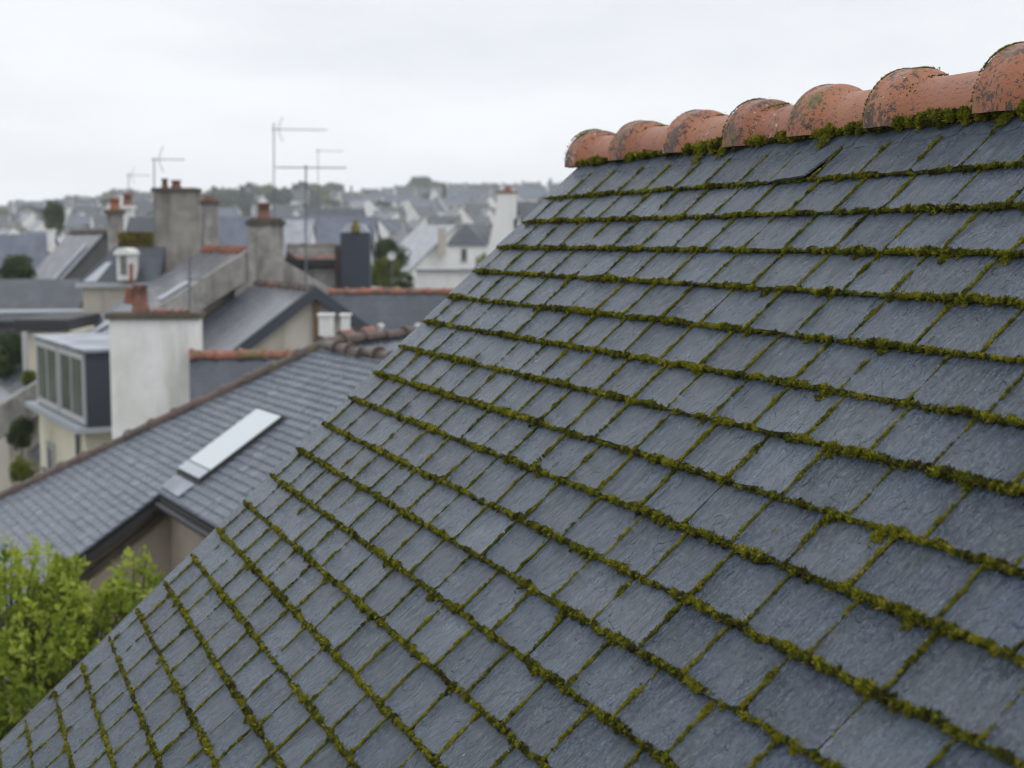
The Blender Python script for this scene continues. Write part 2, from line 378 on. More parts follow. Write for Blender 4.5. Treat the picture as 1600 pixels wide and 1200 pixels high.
# ------------------------------------------------------------------ the near roof
D = 1.4
YAW, TILT = 0.3763151, 0.7620568
rA = v3(-math.sin(YAW), math.cos(YAW), 0)              # along the ridge, away from the camera
lA = v3(-math.cos(YAW), -math.sin(YAW), 0)
dA = lA*math.cos(TILT)-UP*math.sin(TILT)               # down the slope
nA = np.cross(rA, dA); nA = nA if nA[2] > 0 else -nA
OA = CAM-nA*D
G = .0977119*D; V0 = -1.209452*D; WS = .150*D
def RP(u, v, h=0.): return OA+np.multiply.outer(u, rA)+np.multiply.outer(v, dA)+np.multiply.outer(h, nA)
def verge(v): return 3.757*D+.0493*v
V_RIDGE = -1.352*D
NROW = 27
rowv = [V0+k*G+random.uniform(-.0035, .0035) for k in range(NROW)]   # bottom edge of each course
U_NEAR = .15*D
root = thing('slate_roofed_house', 'near house with mossy blue grey slate roof and orange clay ridge tiles', 'house', (*RP(3.7*D, 0)[:2], 0))
def clip(poly, a, b, c):          # keep a*u+b*v<=c
    out = []
    for i in range(len(poly)):
        p, q = poly[i], poly[(i+1) % len(poly)]; fp = a*p[0]+b*p[1]-c; fq = a*q[0]+b*q[1]-c
        if fp <= 0: out.append(p)
        if (fp < 0) != (fq < 0) and abs(fp-fq) > 1e-12:
            t = fp/(fp-fq); out.append((p[0]+(q[0]-p[0])*t, p[1]+(q[1]-p[1])*t))
    return out
nrm1 = rng.normal
SV, SF, SSC, SRN = [], [], [], []; sn = 0
joints = []                        # (row, u, v_top, v_bottom, wide)
NU, NV = 8, 8
def slate(u0, u1, vt, vb, hb, rn, special=None):
    """one slate: a riven sheet 6 mm thick, lower edge resting on the course below"""
    global sn
    Ls = (vb-vt); k = 1.22
    s_ = np.linspace(0, 1, NU+1); t_ = np.linspace(0, 1, NV+1)
    S_, T_ = np.meshgrid(s_, t_)
    W_ = u1-u0
    ang = random.gauss(0, .006); sh = random.gauss(0, .0012)
    U = u0+S_*W_; Vv = vb-(1-T_)*Ls*k
    # ragged edges
    eb = np.cumsum(rng.normal(0, .0016, NU+1)); eb -= np.linspace(eb[0], eb[-1], NU+1)
    el = np.cumsum(rng.normal(0, .0009, NV+1)); er = np.cumsum(rng.normal(0, .0009, NV+1))
    Vv = Vv+T_**3*(eb[None, :]+sh)
    for cidx in (0, NU):
        if random.random() < .45: Vv[-1, cidx] -= random.uniform(.004, .016)
    U = U+(1-S_)*el[:, None]*T_+S_*er[:, None]*T_
    for cidx, sg in ((0, 1), (NU, -1)):
        if random.random() < .30: U[-1, cidx] += sg*random.uniform(.003, .010)
    uc, vc = (u0+u1)/2, vb
    U, Vv = U+(Vv-vc)*ang, Vv-(U-uc)*ang
    H = .003+(hb-.003)*T_+rng.normal(0, .00035, U.shape)+random.gauss(0, .0008)*(S_-.5)*2*T_+.0009*np.sin(S_*math.pi*random.uniform(1, 2.5)+random.uniform(0, 6))*random.choice((0, 1, 1))*T_
    if special == 'lift': H = H+.015*T_*(1-S_)+.002*T_; Vv = Vv+.006*T_; U = U+.010*T_
    top = RP(U.ravel(), Vv.ravel(), H.ravel()); bot = RP(U.ravel(), Vv.ravel(), H.ravel()-.006)
    off = rng.uniform(0, 60, 2)
    sc = np.stack([U.ravel()-u0+off[0], Vv.ravel()-vb+off[1], np.zeros(U.size)], 1)
    N = U.size; g = np.arange(N).reshape(NV+1, NU+1)
    f = np.stack([g[:-1, :-1], g[1:, :-1], g[1:, 1:], g[:-1, 1:]], -1).reshape(-1, 4)
    fb = f[:, ::-1]+N
    # separate side vertices so that the edge stays crisp
    rim = np.concatenate([g[-1, :], g[::-1, -1][1:], g[0, ::-1][1:], g[:, 0][1:-1]])
    m_ = len(rim); rv = np.concatenate([top[rim], bot[rim]]); rsc = np.concatenate([sc[rim], sc[rim]+[0.003, .003, 0]])
    i0 = np.arange(m_); j0 = (i0+1) % m_
    fr = np.stack([i0+2*N, i0+m_+2*N, j0+m_+2*N, j0+2*N], 1)
    SV.append(np.concatenate([top, bot, rv])); SSC.append(np.concatenate([sc, sc, rsc]))
    SF.append(np.concatenate([f, fb, fr])+sn); SRN.append(np.full(2*N+2*m_, rn)); sn += 2*N+2*m_
for k in range(NROW):
    vb = rowv[k]; vt = rowv[k-1] if k else vb-G
    uv = verge((vb+vt)/2)
    u = uv+.004; first = True; w = WS*(.52 if k % 2 else 1.0)*random.uniform(.92, 1.08)
    while u > U_NEAR:
        gap = abs(random.gauss(.0025, .0012))+.001
        u1 = u-w
        sp = None
        qx, qy, _ = to_px(RP((u+u1)/2, (vb+vt)/2))
        if 1195 < qx[0] < 1255 and k == 1-0 and False: sp = 'lift'
        if k == 0 and 1235 < qx[0] < 1300: sp = 'lift'
        hb = .0125+abs(random.gauss(0, .0008))
        slate(u1+gap/2, u-(random.uniform(-.006, .005) if first else gap/2), vt, vb, hb, random.random(), sp)
        if not first: joints.append((k, u, vt, vb, gap))
        u = u1; first = False
        w = WS*random.choice((1, 1, 1, .94, 1.07, .86))*random.uniform(.96, 1.04)
    # the course that runs up under the ridge tiles
u = verge(V0-G)
uu = u
while uu > U_NEAR:
    w = WS*random.uniform(.95, 1.05); slate(uu-w+.001, uu, rowv[0]-1.9*G, rowv[0]-G+.01, .006, random.random()); uu -= w
roofob = np_mesh('roof', np.concatenate(SV), np.concatenate(SF), np.concatenate(SRN), M_SLATE, root, np.concatenate(SSC), smooth=False)
tag(roofob, 'overlapping blue grey slates in mossy courses')
# undercloak strip along the verge, boarding under the slates, back slope, walls
mb = MB()
va, vz = V_RIDGE-.05, rowv[-1]
P = [RP(verge(va)+.004, va, -.003), RP(verge(vz)+.105, vz, -.003), RP(verge(vz)-.25, vz, -.003), RP(verge(va)-.25, va, -.003)]
mb.poly(P, .014, nA, sc=[(0, 0, 0), (0, 4, 0), (.3, 4, 0), (.3, 0, 0)], rn=.0)
mb.build('verge_strip', M_SLATE_V, root)
mb = MB()
P = [RP(verge(va)-.02, va-.05, -.02), RP(verge(vz)-.02, vz-.03, -.02), RP(U_NEAR-3, vz-.03, -.02), RP(U_NEAR-3, va-.05, -.02)]
mb.poly(P, .03, nA); mb.build('roof_boarding', M_DARK, root)
apex = RP(0, V_RIDGE-.138, -.02); hw = .1
dB = -lA*math.cos(TILT)-UP*math.sin(TILT); nB = nA-2*(nA@lA)*lA
mb = MB(); ue = verge(V_RIDGE)
P = [apex+rA*ue, apex+rA*(U_NEAR-3), apex+rA*(U_NEAR-3)+dB*3.9, apex+rA*ue+dB*3.9]
mb.poly(P, .03, nB, sc=[(ue, 0, 0), (-3, 0, 0), (-3, 3.9, 0), (ue, 3.9, 0)]); mb.build('back_slope', M_SL1, root)
F = (v3(0, 0, 0), rA, lA, UP)
el_ = RP(0, vz); yl = (el_@lA)-.25; yr = ((apex+dB*3.9)@lA)+.25; ya = apex@lA; za = apex[2]
sl_ = math.tan(TILT)
prof = [(yl, 0), (yl, za-(yl-ya)*sl_-.08), (ya, za-.08), (yr, za-(ya-yr)*sl_-.08), (yr, 0)]
uo = ue-.12
mb = MB(); mb.prism(F, prof, uo-9, uo); mb.build('wall', M_BEIGE, root)

# ridge tiles: half round with a swollen collar at the far end
def ridge_tile(u, L=.455, sc_=1.0):
    mb = MB(); seg = 26
    prof = [(0, .1255), (.004, .1300), (.010, .1318), (.018, .1318), (.024, .1295), (.030, .1282), (.05, .1282), (.070, .1272), (.084, .1248), (.094, .1200), (.102, .1130), (.110, .1070), (.122, .1030), (.145, .1008), (.19, .0995), (.26, .0992), (.34, .0990), (L, .0985)]
    fz = float(np.interp(u/D, [1.2, 2.05, 2.37, 2.64, 3.81], [1.25, 1.22, 1.13, 1.09, 1.04])); prof = [(x_, r_*fz) for x_, r_ in prof]
    base = RP(u, V_RIDGE, .012); cx = base+(-lA)*.101+UP*.004*(fz-1)/.1      # axis of the half round
    V, Sx = [], []
    off = rng.uniform(0, 50, 3)
    wob = rng.normal(0, .0012, (len(prof), 3))
    jit = random.gauss(0, .0016); tlt = random.gauss(0, .003)
    for shell in (0, 1):
        for i, (x, r_) in enumerate(prof):
            rr = r_-(.014 if shell else 0)
            for j in range(seg+1):
                w = math.pi*j/seg
                drop = 0.012 if j in (0, seg) else 0
                p = cx-rA*x*sc_+lA*(math.cos(w)*rr)+UP*(math.sin(w)*rr*1.0-drop+jit+tlt*x)+lA*jit
                V.append(p); Sx.append((x+off[0], w*.11+off[1], shell*.3+off[2]))
    k = len(prof); n1 = seg+1; fs = []
    for i in range(k-1):
        for j in range(seg):
            a = i*n1+j; fs.append((a, a+1, a+n1+1, a+n1)); o2 = k*n1; fs.append((a+o2, a+n1+o2, a+n1+1+o2, a+1+o2))
    rv_ = [float(np.interp(x_, [0, .09, .12, L], [.95, .8, .22, .05])) for sh_ in (0, 1) for x_, r_ in prof for j in range(seg+1)]
    mb.add(V, fs, 0, Sx, True, rn=rv_)
    o2 = k*n1; rim = []
    q = lambda *ix: mb.add([V[i] for i in ix], [(0, 1, 2, 3)], 0, [Sx[i] for i in ix], False, .3)
    for j in range(seg):
        q(j, j+o2, j+1+o2, j+1); a = (k-1)*n1+j; q(a, a+1, a+1+o2, a+o2)
    for i in range(k-1):
        q(i*n1, (i+1)*n1, (i+1)*n1+o2, i*n1+o2); a = i*n1+seg; q(a, a+o2, a+n1+o2, a+n1)
    return mb.build('ridge_tile', M_TERRA, root)
tile_u = [x_-.062 for x_ in (3.81, 3.513, 3.201, 2.913, 2.638, 2.37, 2.051, 1.76, 1.47, 1.18, .89, .6)]
for i, tu in enumerate(tile_u):
    nxt = tile_u[i+1] if i+1 < len(tile_u) else tu-.29
    o = ridge_tile(tu*D, L=(tu-nxt)*D+.05)
# mortar bed closing the ridge
mb = MB(); mb.prism((apex+rA*0, rA, lA, UP), [(.092, -.088), (.06, -.02), (0, .015), (-.06, -.02), (-.092, -.088)], .6*D, 3.73*D)
mb.build('mortar_bed', M_BROWN, root)

# ------------------------------------------------------------------ moss on the near roof
def frame_cull(P, mx_=60):
    x, y, z = to_px(P); return (z > .3) & (x > -mx_) & (x < 1600+mx_) & (y > -mx_) & (y < 1200+mx_)
def tuft_template(nl, seed, rise=.6):
    q = np.random.default_rng(seed); V = []; Fc = []
    for i in range(nl):
        a = 2*math.pi*(i+q.uniform(-.3, .3))/nl*1.618; el = q.uniform(.15, 1.45)
        dr = np.array([math.cos(a)*math.cos(el), math.sin(a)*math.cos(el), math.sin(el)*1.0]); L = q.uniform(.6, 1.25)
        sd = np.cross(dr, [0, 0, 1.]); sd /= (np.linalg.norm(sd)+1e-9); up = np.cross(sd, dr)
        wd = q.uniform(.17, .27); b = len(V)
        V += [dr*.05, dr*L*.5+sd*wd+up*.10, dr*L+up*.05, dr*L*.5-sd*wd+up*.10, dr*L*.5-up*.16]
        Fc += [(b, b+1, b+4), (b+1, b+2, b+4), (b, b+4, b+3), (b+4, b+2, b+3), (b, b+3, b+1), (b+1, b+3, b+2)][:6:1][0:6] if False else [(b, b+4, b+1), (b+1, b+4, b+2), (b, b+3, b+4), (b+4, b+3, b+2)]
    return np.array(V), np.array(Fc)
TT = [tuft_template(7, s) for s in range(10)]
def tufts(P, size, rn, X=rA, Yv=dA, Z=nA):
    """P (n,3) tuft feet; one mesh's arrays"""
    VV, FF, RR = [], [], []; base = 0
    pick = rng.integers(0, len(TT), len(P)); ang = rng.uniform(0, 2*math.pi, len(P)); 
    for t, (V, Fc) in enumerate(TT):
        ix = np.where(pick == t)[0]
        if not len(ix): continue
        c, s = np.cos(ang[ix]), np.sin(ang[ix])
        lx = V[None, :, 0]*c[:, None]-V[None, :, 1]*s[:, None]; ly = V[None, :, 0]*s[:, None]+V[None, :, 1]*c[:, None]; lz = np.broadcast_to(V[None, :, 2], lx.shape)
        k = size[ix][:, None]
        tx = rng.normal(0, .25, (len(ix), 1)); ty = rng.normal(0, .25, (len(ix), 1))
        lx = lx+lz*tx; ly = ly+lz*ty
        W_ = P[ix][:, None, :]+(lx*k)[..., None]*X+(ly*k)[..., None]*Yv+(lz*k)[..., None]*Z
        n_ = len(V); VV.append(W_.reshape(-1, 3))
        FF.append((Fc[None]+(np.arange(len(ix))*n_)[:, None, None]+base).reshape(-1, 3))
        RR.append(np.repeat(np.clip(rn[ix], 0, 1), n_)+np.tile(np.clip((V[:, 2]-.3)*.0, 0, 0), len(ix))); base += len(ix)*n_
    return np.concatenate(VV), np.concatenate(FF), np.concatenate(RR)
def fbm1(x, seed, sc=1.0):
    q = np.random.default_rng(seed); y = 0
    for o, a in ((1, 1), (2.3, .6), (5.1, .4), (11, .25)):
        tab = q.normal(0, 1, 4096); xx = x*sc*o+1000; i = np.floor(xx).astype(int); f = xx-i; f = f*f*(3-2*f)
        y = y+a*(tab[i % 4096]*(1-f)+tab[(i+1) % 4096]*f)
    return y/1.3
MP, MS, MR = [], [], []; beds = MB()
def surf(x): return .0047+.0095*np.clip(x, 0, G)/(1.22*G)
def moss_line(pu, pv, width, height, hbase, dens, side=0., seed=0, bed=True, lo=.1):
    """pu,pv arrays: polyline on the roof; width/height arrays (m)"""
    n = len(pu); seglen = np.hypot(np.diff(pu), np.diff(pv)); T = np.concatenate([[0], np.cumsum(seglen)])
    L = T[-1]; cnt = int(L*dens)
    # cushions: every knob has its own place, size and hue
    sp = .0085 if np.max(width) > .012 else .0075
    nc = max(2, int(L/sp)); cc = (np.arange(nc)+rng.uniform(-.35, .35, nc))*L/nc; ca = rng.normal(0, .30, nc); ck = rng.uniform(.55, 1.35, nc); cr_ = rng.uniform(0, 1, nc)
    ci = rng.integers(0, nc, cnt); t = np.clip(cc[ci]+rng.normal(0, .30, cnt)*sp*ck[ci], 0, L); u = np.interp(t, T, pu); v = np.interp(t, T, pv); w = np.interp(t, T, width); h = np.interp(t, T, height)
    du = np.interp(t, T, np.gradient(pu)); dv = np.interp(t, T, np.gradient(pv)); q = np.hypot(du, dv)+1e-12; du /= q; dv /= q
    a = np.clip(ca[ci]+rng.normal(0, .36, cnt)*ck[ci], -1.35, 1.35)
    off = a*w/2+side*w*.5
    uu = u-dv*off; vv = v+du*off
    hbase = np.broadcast_to(np.asarray(hbase, float), (n,)); hh = np.interp(t, T, hbase)+h*(1-np.clip(a*a, 0, 1))**.5*.75*(.35+.75*ck[ci]*np.exp(-((t-cc[ci])/(sp*.5))**2))+rng.uniform(-.001, .001, cnt)
    keep = (w > .0022) & (rng.uniform(0, 1, cnt) < np.clip(w/np.maximum(np.max(width), 1e-6)*1.6, .15, 1))
    P = RP(uu[keep], vv[keep], hh[keep]-.001)
    k2 = frame_cull(P); P = P[k2]
    MP.append(P); MS.append((np.clip(h[keep][k2], .002, .02)*.36+.0033)*rng.uniform(.55, 1.55, len(P)))
    MR.append(np.clip(lo+(1-lo)*(.62*cr_[ci][keep][k2]+.38*rng.uniform(0, 1, len(P))), 0, 1))
    if bed:
        prof = [(-.5, -.003), (-.42, .45), (-.15, .8), (.15, .8), (.42, .45), (.5, -.003)]
        gu = np.gradient(pu); gv = np.gradient(pv); qq = np.hypot(gu, gv)+1e-12; gu /= qq; gv /= qq
        V = []
        for i in range(n):
            for a_, z_ in prof:
                o_ = a_*width[i]*.72+side*width[i]*.5
                V.append(RP(pu[i]-gv[i]*o_, pv[i]+gu[i]*o_, hbase[i]-.004+(z_*height[i]*.55 if z_ > 0 else z_)))
        m_ = len(prof); fs = [(i*m_+j, i*m_+j+1, (i+1)*m_+j+1, (i+1)*m_+j) for i in range(n-1) for j in range(m_-1)]
        beds.add(np.array(V), fs, smooth=True)
for k in range(NROW-1):
    ustart, uend = .25*D, verge(rowv[k])-.008
    pu = np.arange(uend, ustart, -.006)
    x, y, z = to_px(RP(pu, np.full(len(pu), rowv[k]))); on = (x > -80) & (x < 1690) & (y > -60) & (y < 1290) & (z > .3)
    if on.sum() < 4: continue
    pu = pu[on]
    nz_ = fbm1(pu, 100+k, 22); nz2 = fbm1(pu, 300+k, 3.5)
    th = np.clip(.95+.26*nz_+.18*nz2, .35, 1.8)
    th *= np.clip((uend-pu)/.05, .35, 1)
    if k == 0: th *= .8
    wid = .0122*th+.0022; hei = .0080*np.clip(th, .4, 1.4)
    pv = rowv[k]+.0022+.0016*fbm1(pu, 500+k, 30)
    moss_line(pu, pv, wid, hei, .0070, 2200, side=.05, seed=k)
    # clumps spilling on to the slate below
    for c in range(int(len(pu)*.006/.55)):
        uc = random.uniform(pu[-1], pu[0]); r_ = .005+.007*random.random()**2.2; n_ = int(35+150*(r_/.016)**1.5)
        a = rng.normal(0, r_*.7, n_); b_ = np.abs(rng.normal(0, r_, n_)); hh = surf(b_+.004)+.007*np.exp(-(a*a+b_*b_)/(r_*r_))-.0012
        P = RP(uc+a, rowv[k]+.004+b_, hh); kk = frame_cull(P); P = P[kk]
        MP.append(P); MS.append(rng.uniform(.004, .0075, len(P))); MR.append(np.clip(rng.normal(.62, .22, len(P)), 0, 1))
for (k, u, vt, vb, gap) in joints:
    if vb > rowv[-2]: continue
    x, y, z = to_px(RP(u, (vt+vb)/2))
    if not (-60 < x[0] < 1660 and -60 < y[0] < 1260 and z[0] > .3): continue
    cover = random.choice((1, 1, 1, 1, 1, 1, .9, .7, .45)); 
    pv = np.linspace(vt+.008, vb-.002, 26); pu = u+.0012*fbm1(pv, int(u*9973) % 9000+k, 25)
    s_ = fbm1(pv, int(u*7919) % 9000+k*13, 24)
    th = np.clip(.85+.42*s_-(1-cover)*1.1, 0, 2.0); th += np.clip((pv-(vb-.02))/.02, 0, 1)*.3+np.clip(((vt+.022)-pv)/.02, 0, 1)*.35
    wid = np.where(th > .12, .0056*th+.0014, .0005); hei = .0040*np.clip(th, .1, 1.6)
    moss_line(pu, pv, wid, hei, surf(pv-vt)-.0008, 1900, seed=k, lo=.4)
    if random.random() < .22:
        c = random.uniform(vt+.02, vb-.01); n_ = random.randint(35, 110); r_ = random.uniform(.004, .0075)
        a = rng.normal(0, r_*.7, n_); b_ = rng.normal(0, r_*1.5, n_); hh = surf(c+b_-vt)+.006*np.exp(-(a*a/(r_*r_)+b_*b_/(4*r_*r_)))-.001
        P = RP(u+a, c+b_, hh); P = P[frame_cull(P)]
        MP.append(P); MS.append(rng.uniform(.0035, .006, len(P))); MR.append(np.clip(rng.normal(.6, .25, len(P)), 0, 1))
# under the ridge tiles
pu = np.arange(3.76*D, .5*D, -.007)
nz_ = fbm1(pu, 77, 16); th = np.clip(.95+.45*nz_, .25, 2)
ramp_ = np.interp(pu/D, [1.5, 2.6, 3.8], [1.2, 1.0, .62])
moss_line(pu, np.full(len(pu), V_RIDGE+.010), .024*th*ramp_, .018*th**.6*ramp_, .010, 5200, side=.15, seed=5)
for (uu_, r0) in [(2.96, .02), (2.86, .015), (1.93, .014), (2.45, .016)]:
    n_ = 500; a = rng.normal(0, r0*.6, n_); b_ = rng.normal(.03, r0, n_)
    MP.append(RP(uu_*D+a, V_RIDGE+b_, .012+.012*np.exp(-(a*a+(b_-.03)**2)/(r0*r0)))); MS.append(rng.uniform(.003, .006, n_)); MR.append(np.clip(rng.normal(.7, .2, n_), 0, 1))
P = np.concatenate(MP); sz = np.concatenate(MS); rn_ = np.concatenate(MR)
V, Fc, RN = tufts(P, sz, rn_)
print('moss tufts', len(P), 'faces', len(Fc))
mo = np_mesh('moss', V, Fc, RN, M_MOSS, root); tag(mo, 'olive and brown moss growing along the slate courses and joints', kind='stuff')
mo2 = beds.build('moss_bed', M_MOSSB, root); tag(mo2, 'dark moss filling the slate steps and joints', kind='stuff')
# moss on the collars of the ridge tiles
MP, MS, MR = [], [], []
for i, tu in enumerate(tile_u[:8]):
    fz = float(np.interp(tu, [1.2, 2.05, 2.37, 2.64, 3.81], [1.25, 1.22, 1.13, 1.09, 1.04])); base = RP(tu*D, V_RIDGE, .012)-lA*.101+UP*.004*(fz-1)/.1
    for j in range(int(520+90*i)):
        w = random.uniform(.02, 1)*math.pi if random.random() < .5 else random.gauss(1.7, .5)
        w = min(max(w, .05), 3.0)
        x = abs(random.gauss(0, .003)) if random.random() < .90 else random.gauss(.125, .014)
        rr = (.129 if x < .02 else .1275 if x < .1 else .1035)*fz
        if x < .1 and w < .9 and random.random() < .6: continue
        MP.append(base-rA*x+lA*math.cos(w)*rr+UP*(math.sin(w)*rr)); MS.append(random.uniform(.003, .006)); MR.append(random.uniform(.1, .9))
    for c in range(random.randint(0, 2)):
        w0 = random.uniform(1.0, 1.9); x0 = random.choice((.03, .06, .16)); 
        for j in range(110):
            w = w0+random.gauss(0, .12); x = x0+random.gauss(0, .009); rr = (.127 if x < .1 else .1035)*fz
            MP.append(base-rA*x+lA*math.cos(w)*rr+UP*(math.sin(w)*rr)); MS.append(random.uniform(.003, .005)); MR.append(random.uniform(.5, 1))
MP = np.array(MP)
V, Fc, RN = tufts(MP, np.array(MS), np.array(MR), rA, lA, UP)
tag(np_mesh('ridge_moss', V, Fc, RN, M_MOSS, root), 'thin moss on the collars of the ridge tiles', kind='stuff')
# small oval leaves and scraps lying on the slates
def leaf_on_roof(px, py, L, ang, label):
    u, v = None, None
    p = ray_plane(px, py, OA+nA*.0125, nA); X = rA*math.cos(ang)+dA*math.sin(ang); Yv = -rA*math.sin(ang)+dA*math.cos(ang)
    mb = MB(); V = []; rows = 9
    for i in range(rows):
        t = i/(rows-1); w = math.sin(math.pi*t)**.8*L*.24
        for s in (-1, 0, 1): V.append(p+X*(t-.5)*L+Yv*s*w+nA*(.0012+.0015*abs(s)+.003*math.sin(t*2.6)))
    n_ = len(V); V2 = [q-nA*.0006 for q in V]
    fs = [(i*3+j, i*3+j+1, i*3+j+4, i*3+j+3) for i in range(rows-1) for j in range(2)]
    mb.add(V+V2, fs+[tuple(n_+q for q in f[::-1]) for f in fs], smooth=True, rn=random.random())
    tag(mb.build('fallen_leaf', M_FL), label, 'leaf', 'small leaves lying on the slates')
M_FL = leaf_mat('withered_leaf', (.05, .055, .04), (.08, .09, .05), (.11, .12, .05), 0)
for px, py, L, a, lab in [(869, 727, .021, 1.3, 'small grey green oval leaf on the slate in the middle of the roof'),
                          (1457, 532, .021, 1.6, 'small pale green oval leaf in the upper right of the roof'),
                          (1212, 828, .020, 1.7, 'small oval leaf at the right of the roof, upper of a close pair'),
                          (1203, 862, .019, 1.9, 'small oval leaf touching a mossy row, lower of a close pair'),
                          (995, 1042, .021, 1.5, 'yellow green oval leaf beside a mossy joint near the bottom of the roof'),
                          (1090, 1028, .020, 1.5, 'dark oval leaf lying in a slate joint low on the roof')]:
    leaf_on_roof(px, py, L, a, lab)
# ------------------------------------------------------------------ neighbour with the skylight
cB = azv(-28.6); lB = azv(-118.6); thB = R(33.5)
dBb = lB*math.cos(thB)*-1                                   # placeholder, replaced below
dBb = azv(-118.6)*math.cos(thB)-UP*math.sin(thB)
nBb = np.cross(cB, dBb); nBb = nBb if nBb[2] > 0 else -nBb
AB = at(505, 541, 18)
def onB(px, py): return ray_plane(px, py, AB, nBb)
def uvB(px, py): q = onB(px, py)-AB; return q@cB, q@dBb
def BP(u, v, h=0): return AB+cB*u+dBb*v+nBb*h
nh = thing('skylight_house', 'lower neighbouring house with grey slate roof, brown hip tiles and a long skylight', 'house', (*AB[:2], 0))
hipA = uvB(505, 541); hipB = uvB(-90, 822)
corn = uvB(250, 772); veL = uvB(70, 905); eaR = uvB(345, 836)
dirE = (eaR[0]-corn[0], eaR[1]-corn[1])
print('B corner uv', corn, veL, eaR, hipB)
uc, vc = corn; vlow = max(veL[1], vc+2.2); uh = hipB[0]*vlow/hipB[1] if hipB[1] > 0 else 5
uR = -7.0
polyA = [(0, 0), (uR, 0), (uR, vc), (uc, vc), (uc, vlow), (hipB[0]/hipB[1]*vlow, vlow)]
# split in two convex polygons: above the notch and the low wing beyond it
hk = hipB[0]/hipB[1]
pol1 = [(0, 0), (uR, 0), (uR, vc), (hk*vc, vc)]
pol2 = [(uc, vc), (uc, vlow), (hk*vlow, vlow), (hk*vc, vc)]
def inpoly_clip(sq, poly):
    c = np.mean(poly, 0); out = sq
    for i in range(len(poly)):
        p, q = poly[i], poly[(i+1) % len(poly)]; a, b = q[1]-p[1], -(q[0]-p[0])
        if a*(c[0]-p[0])+b*(c[1]-p[1]) > 0: a, b = -a, -b
        out = clip(out, a, b, a*p[0]+b*p[1])
        if len(out) < 3: return []
    return out
mb = MB(); gB, wB = .112, .19
vmin = 0; k = 0; v = 0
while v < vlow:
    vb = v+gB; u0 = uR-random.uniform(0, wB)
    if k % 2: u0 -= wB/2
    umax = hk*vb+.3
    for (u, ) in [(x,) for x in np.arange(u0, max(umax, .3), wB)]:
        for poly in (pol1, pol2):
            sq = inpoly_clip([(u+.004, v), (u+wB-.004, v), (u+wB-.004, vb), (u+.004, vb)], poly)
            if len(sq) < 3: continue
            hh = lambda vv: .006+.013*(vv-v)/gB
            jit = random.gauss(0, .0015)
            top = [BP(a, b_, hh(b_)+jit) for a, b_ in sq]; bot = [BP(a, b_, -.012) for a, b_ in sq]
            m_ = len(sq); ox, oy = random.uniform(0, 50), random.uniform(0, 50)
            mb.add(top+bot, [tuple(range(m_))]+[(i, m_+i, m_+(i+1) % m_, (i+1) % m_) for i in range(m_)], 0, [(a-u+ox, b_-v+oy, 0) for a, b_ in sq]*2, rn=min(1, max(0, random.gauss(.45, .28))))
    v = vb; k += 1
tag(mb.build('roof', M_SLATE_B, nh), 'lower neighbouring roof of grey slates')
mb = MB()
for poly in (pol1, pol2): mb.poly([BP(a, b_, -.012) for a, b_ in poly], .05, nBb)
mb.build('roof_boarding', M_DARK, nh)
def ridge_run(name, p0, p1, r, L, m, parent, up=None, collar=1.28, wob=.006, seg=12, count=None):
    """run of half round clay tiles from p0 to p1, one mesh"""
    mb = MB(); d = p1-p0; T = np.linalg.norm(d); d = d/T; sd = np.cross(d, UP); sd /= np.linalg.norm(sd); up = np.cross(sd, d)
    n_ = max(1, int(round(T/L))); L = T/n_
    for i in range(n_):
        o = p0+d*(i*L)+up*random.gauss(0, wob)+sd*random.gauss(0, wob); rr = r*random.uniform(.97, 1.03)
        prof = [(0, collar), (.13*L, collar), (.22*L, 1.0), (L*1.03, .96)]
        V = []
        for x, k_ in prof:
            for j in range(seg+1):
                w = -.25+(math.pi+.5)*j/seg; V.append(o+d*x+(sd*math.cos(w)+up*math.sin(w))*rr*k_)
        n1 = seg+1; fs = [(a*n1+j, a*n1+j+1, (a+1)*n1+j+1, (a+1)*n1+j) for a in range(len(prof)-1) for j in range(seg)]
        mb.add(V, fs, 0, smooth=True, rn=random.random())
        mb.add(V[:n1], [tuple(range(n1))], 0, rn=.3); mb.add(V[-n1:], [tuple(range(n1))], 0, rn=.3)
    return mb.build(name, m, parent)
ridge_run('hip_tiles', BP(hk*vlow, vlow, .0), BP(0, 0, .0), .088, .40, M_RIDGEB, nh)
ridge_run('ridge_tiles', BP(uR, 0, 0), BP(-.15, 0, 0), .078, .40, M_RIDGEB, nh, collar=1.3, wob=.01)
# edge boards, gutter, walls under the notch
eyB = azv(-118.6)
mb = MB()
mb.poly([BP(uc-.0, vc-.02, -.013), BP(uc, vlow, -.013), BP(uc+.12, vlow, -.013), BP(uc+.12, vc-.02, -.013)], .13, nBb)
FB = (BP(0, vc, 0), cB, eyB, UP)
mb.box(FB, uR, uc+.0, -.05, .02, -.17, -.03)
mb.build('edge_board', M_DARK, nh)
mb = MB(); mb.tube([BP(uR, vc, -.06)+eyB*.08+cB*.0-UP*.06, BP(uc-.05, vc, -.06)+eyB*.08-UP*.06], .035, 8)
mb.build('gutter', M_DARK, nh)
mb = MB(); FW = (v3(*BP(uc, vc)[:2], 0), cB, eyB, UP); ze = BP(uc, vc)[2]; zl = BP(uc, vlow)[2]; hv = (vlow-vc)*math.cos(thB)
mb.box(FW, uR-uc, .2, -4, -.16, 0, ze-.12)                                   # main wall under the eave
P = [(-.2, 0), (hv-.15, 0), (hv-.15, zl-.12), (-.2, ze-.12+.2*math.tan(thB)-.10)]
mb.prism(FW, P, .22, .6)
mb.build('wall', M_BEIGE, nh)
mb = MB(); mb.prism(FW, [(-.1, ze-.32), (-.1, ze-.22), (hv-.2, zl-.22), (hv-.2, zl-.32)], .17, .215); mb.build('timber_strip', M_BROWN, nh)
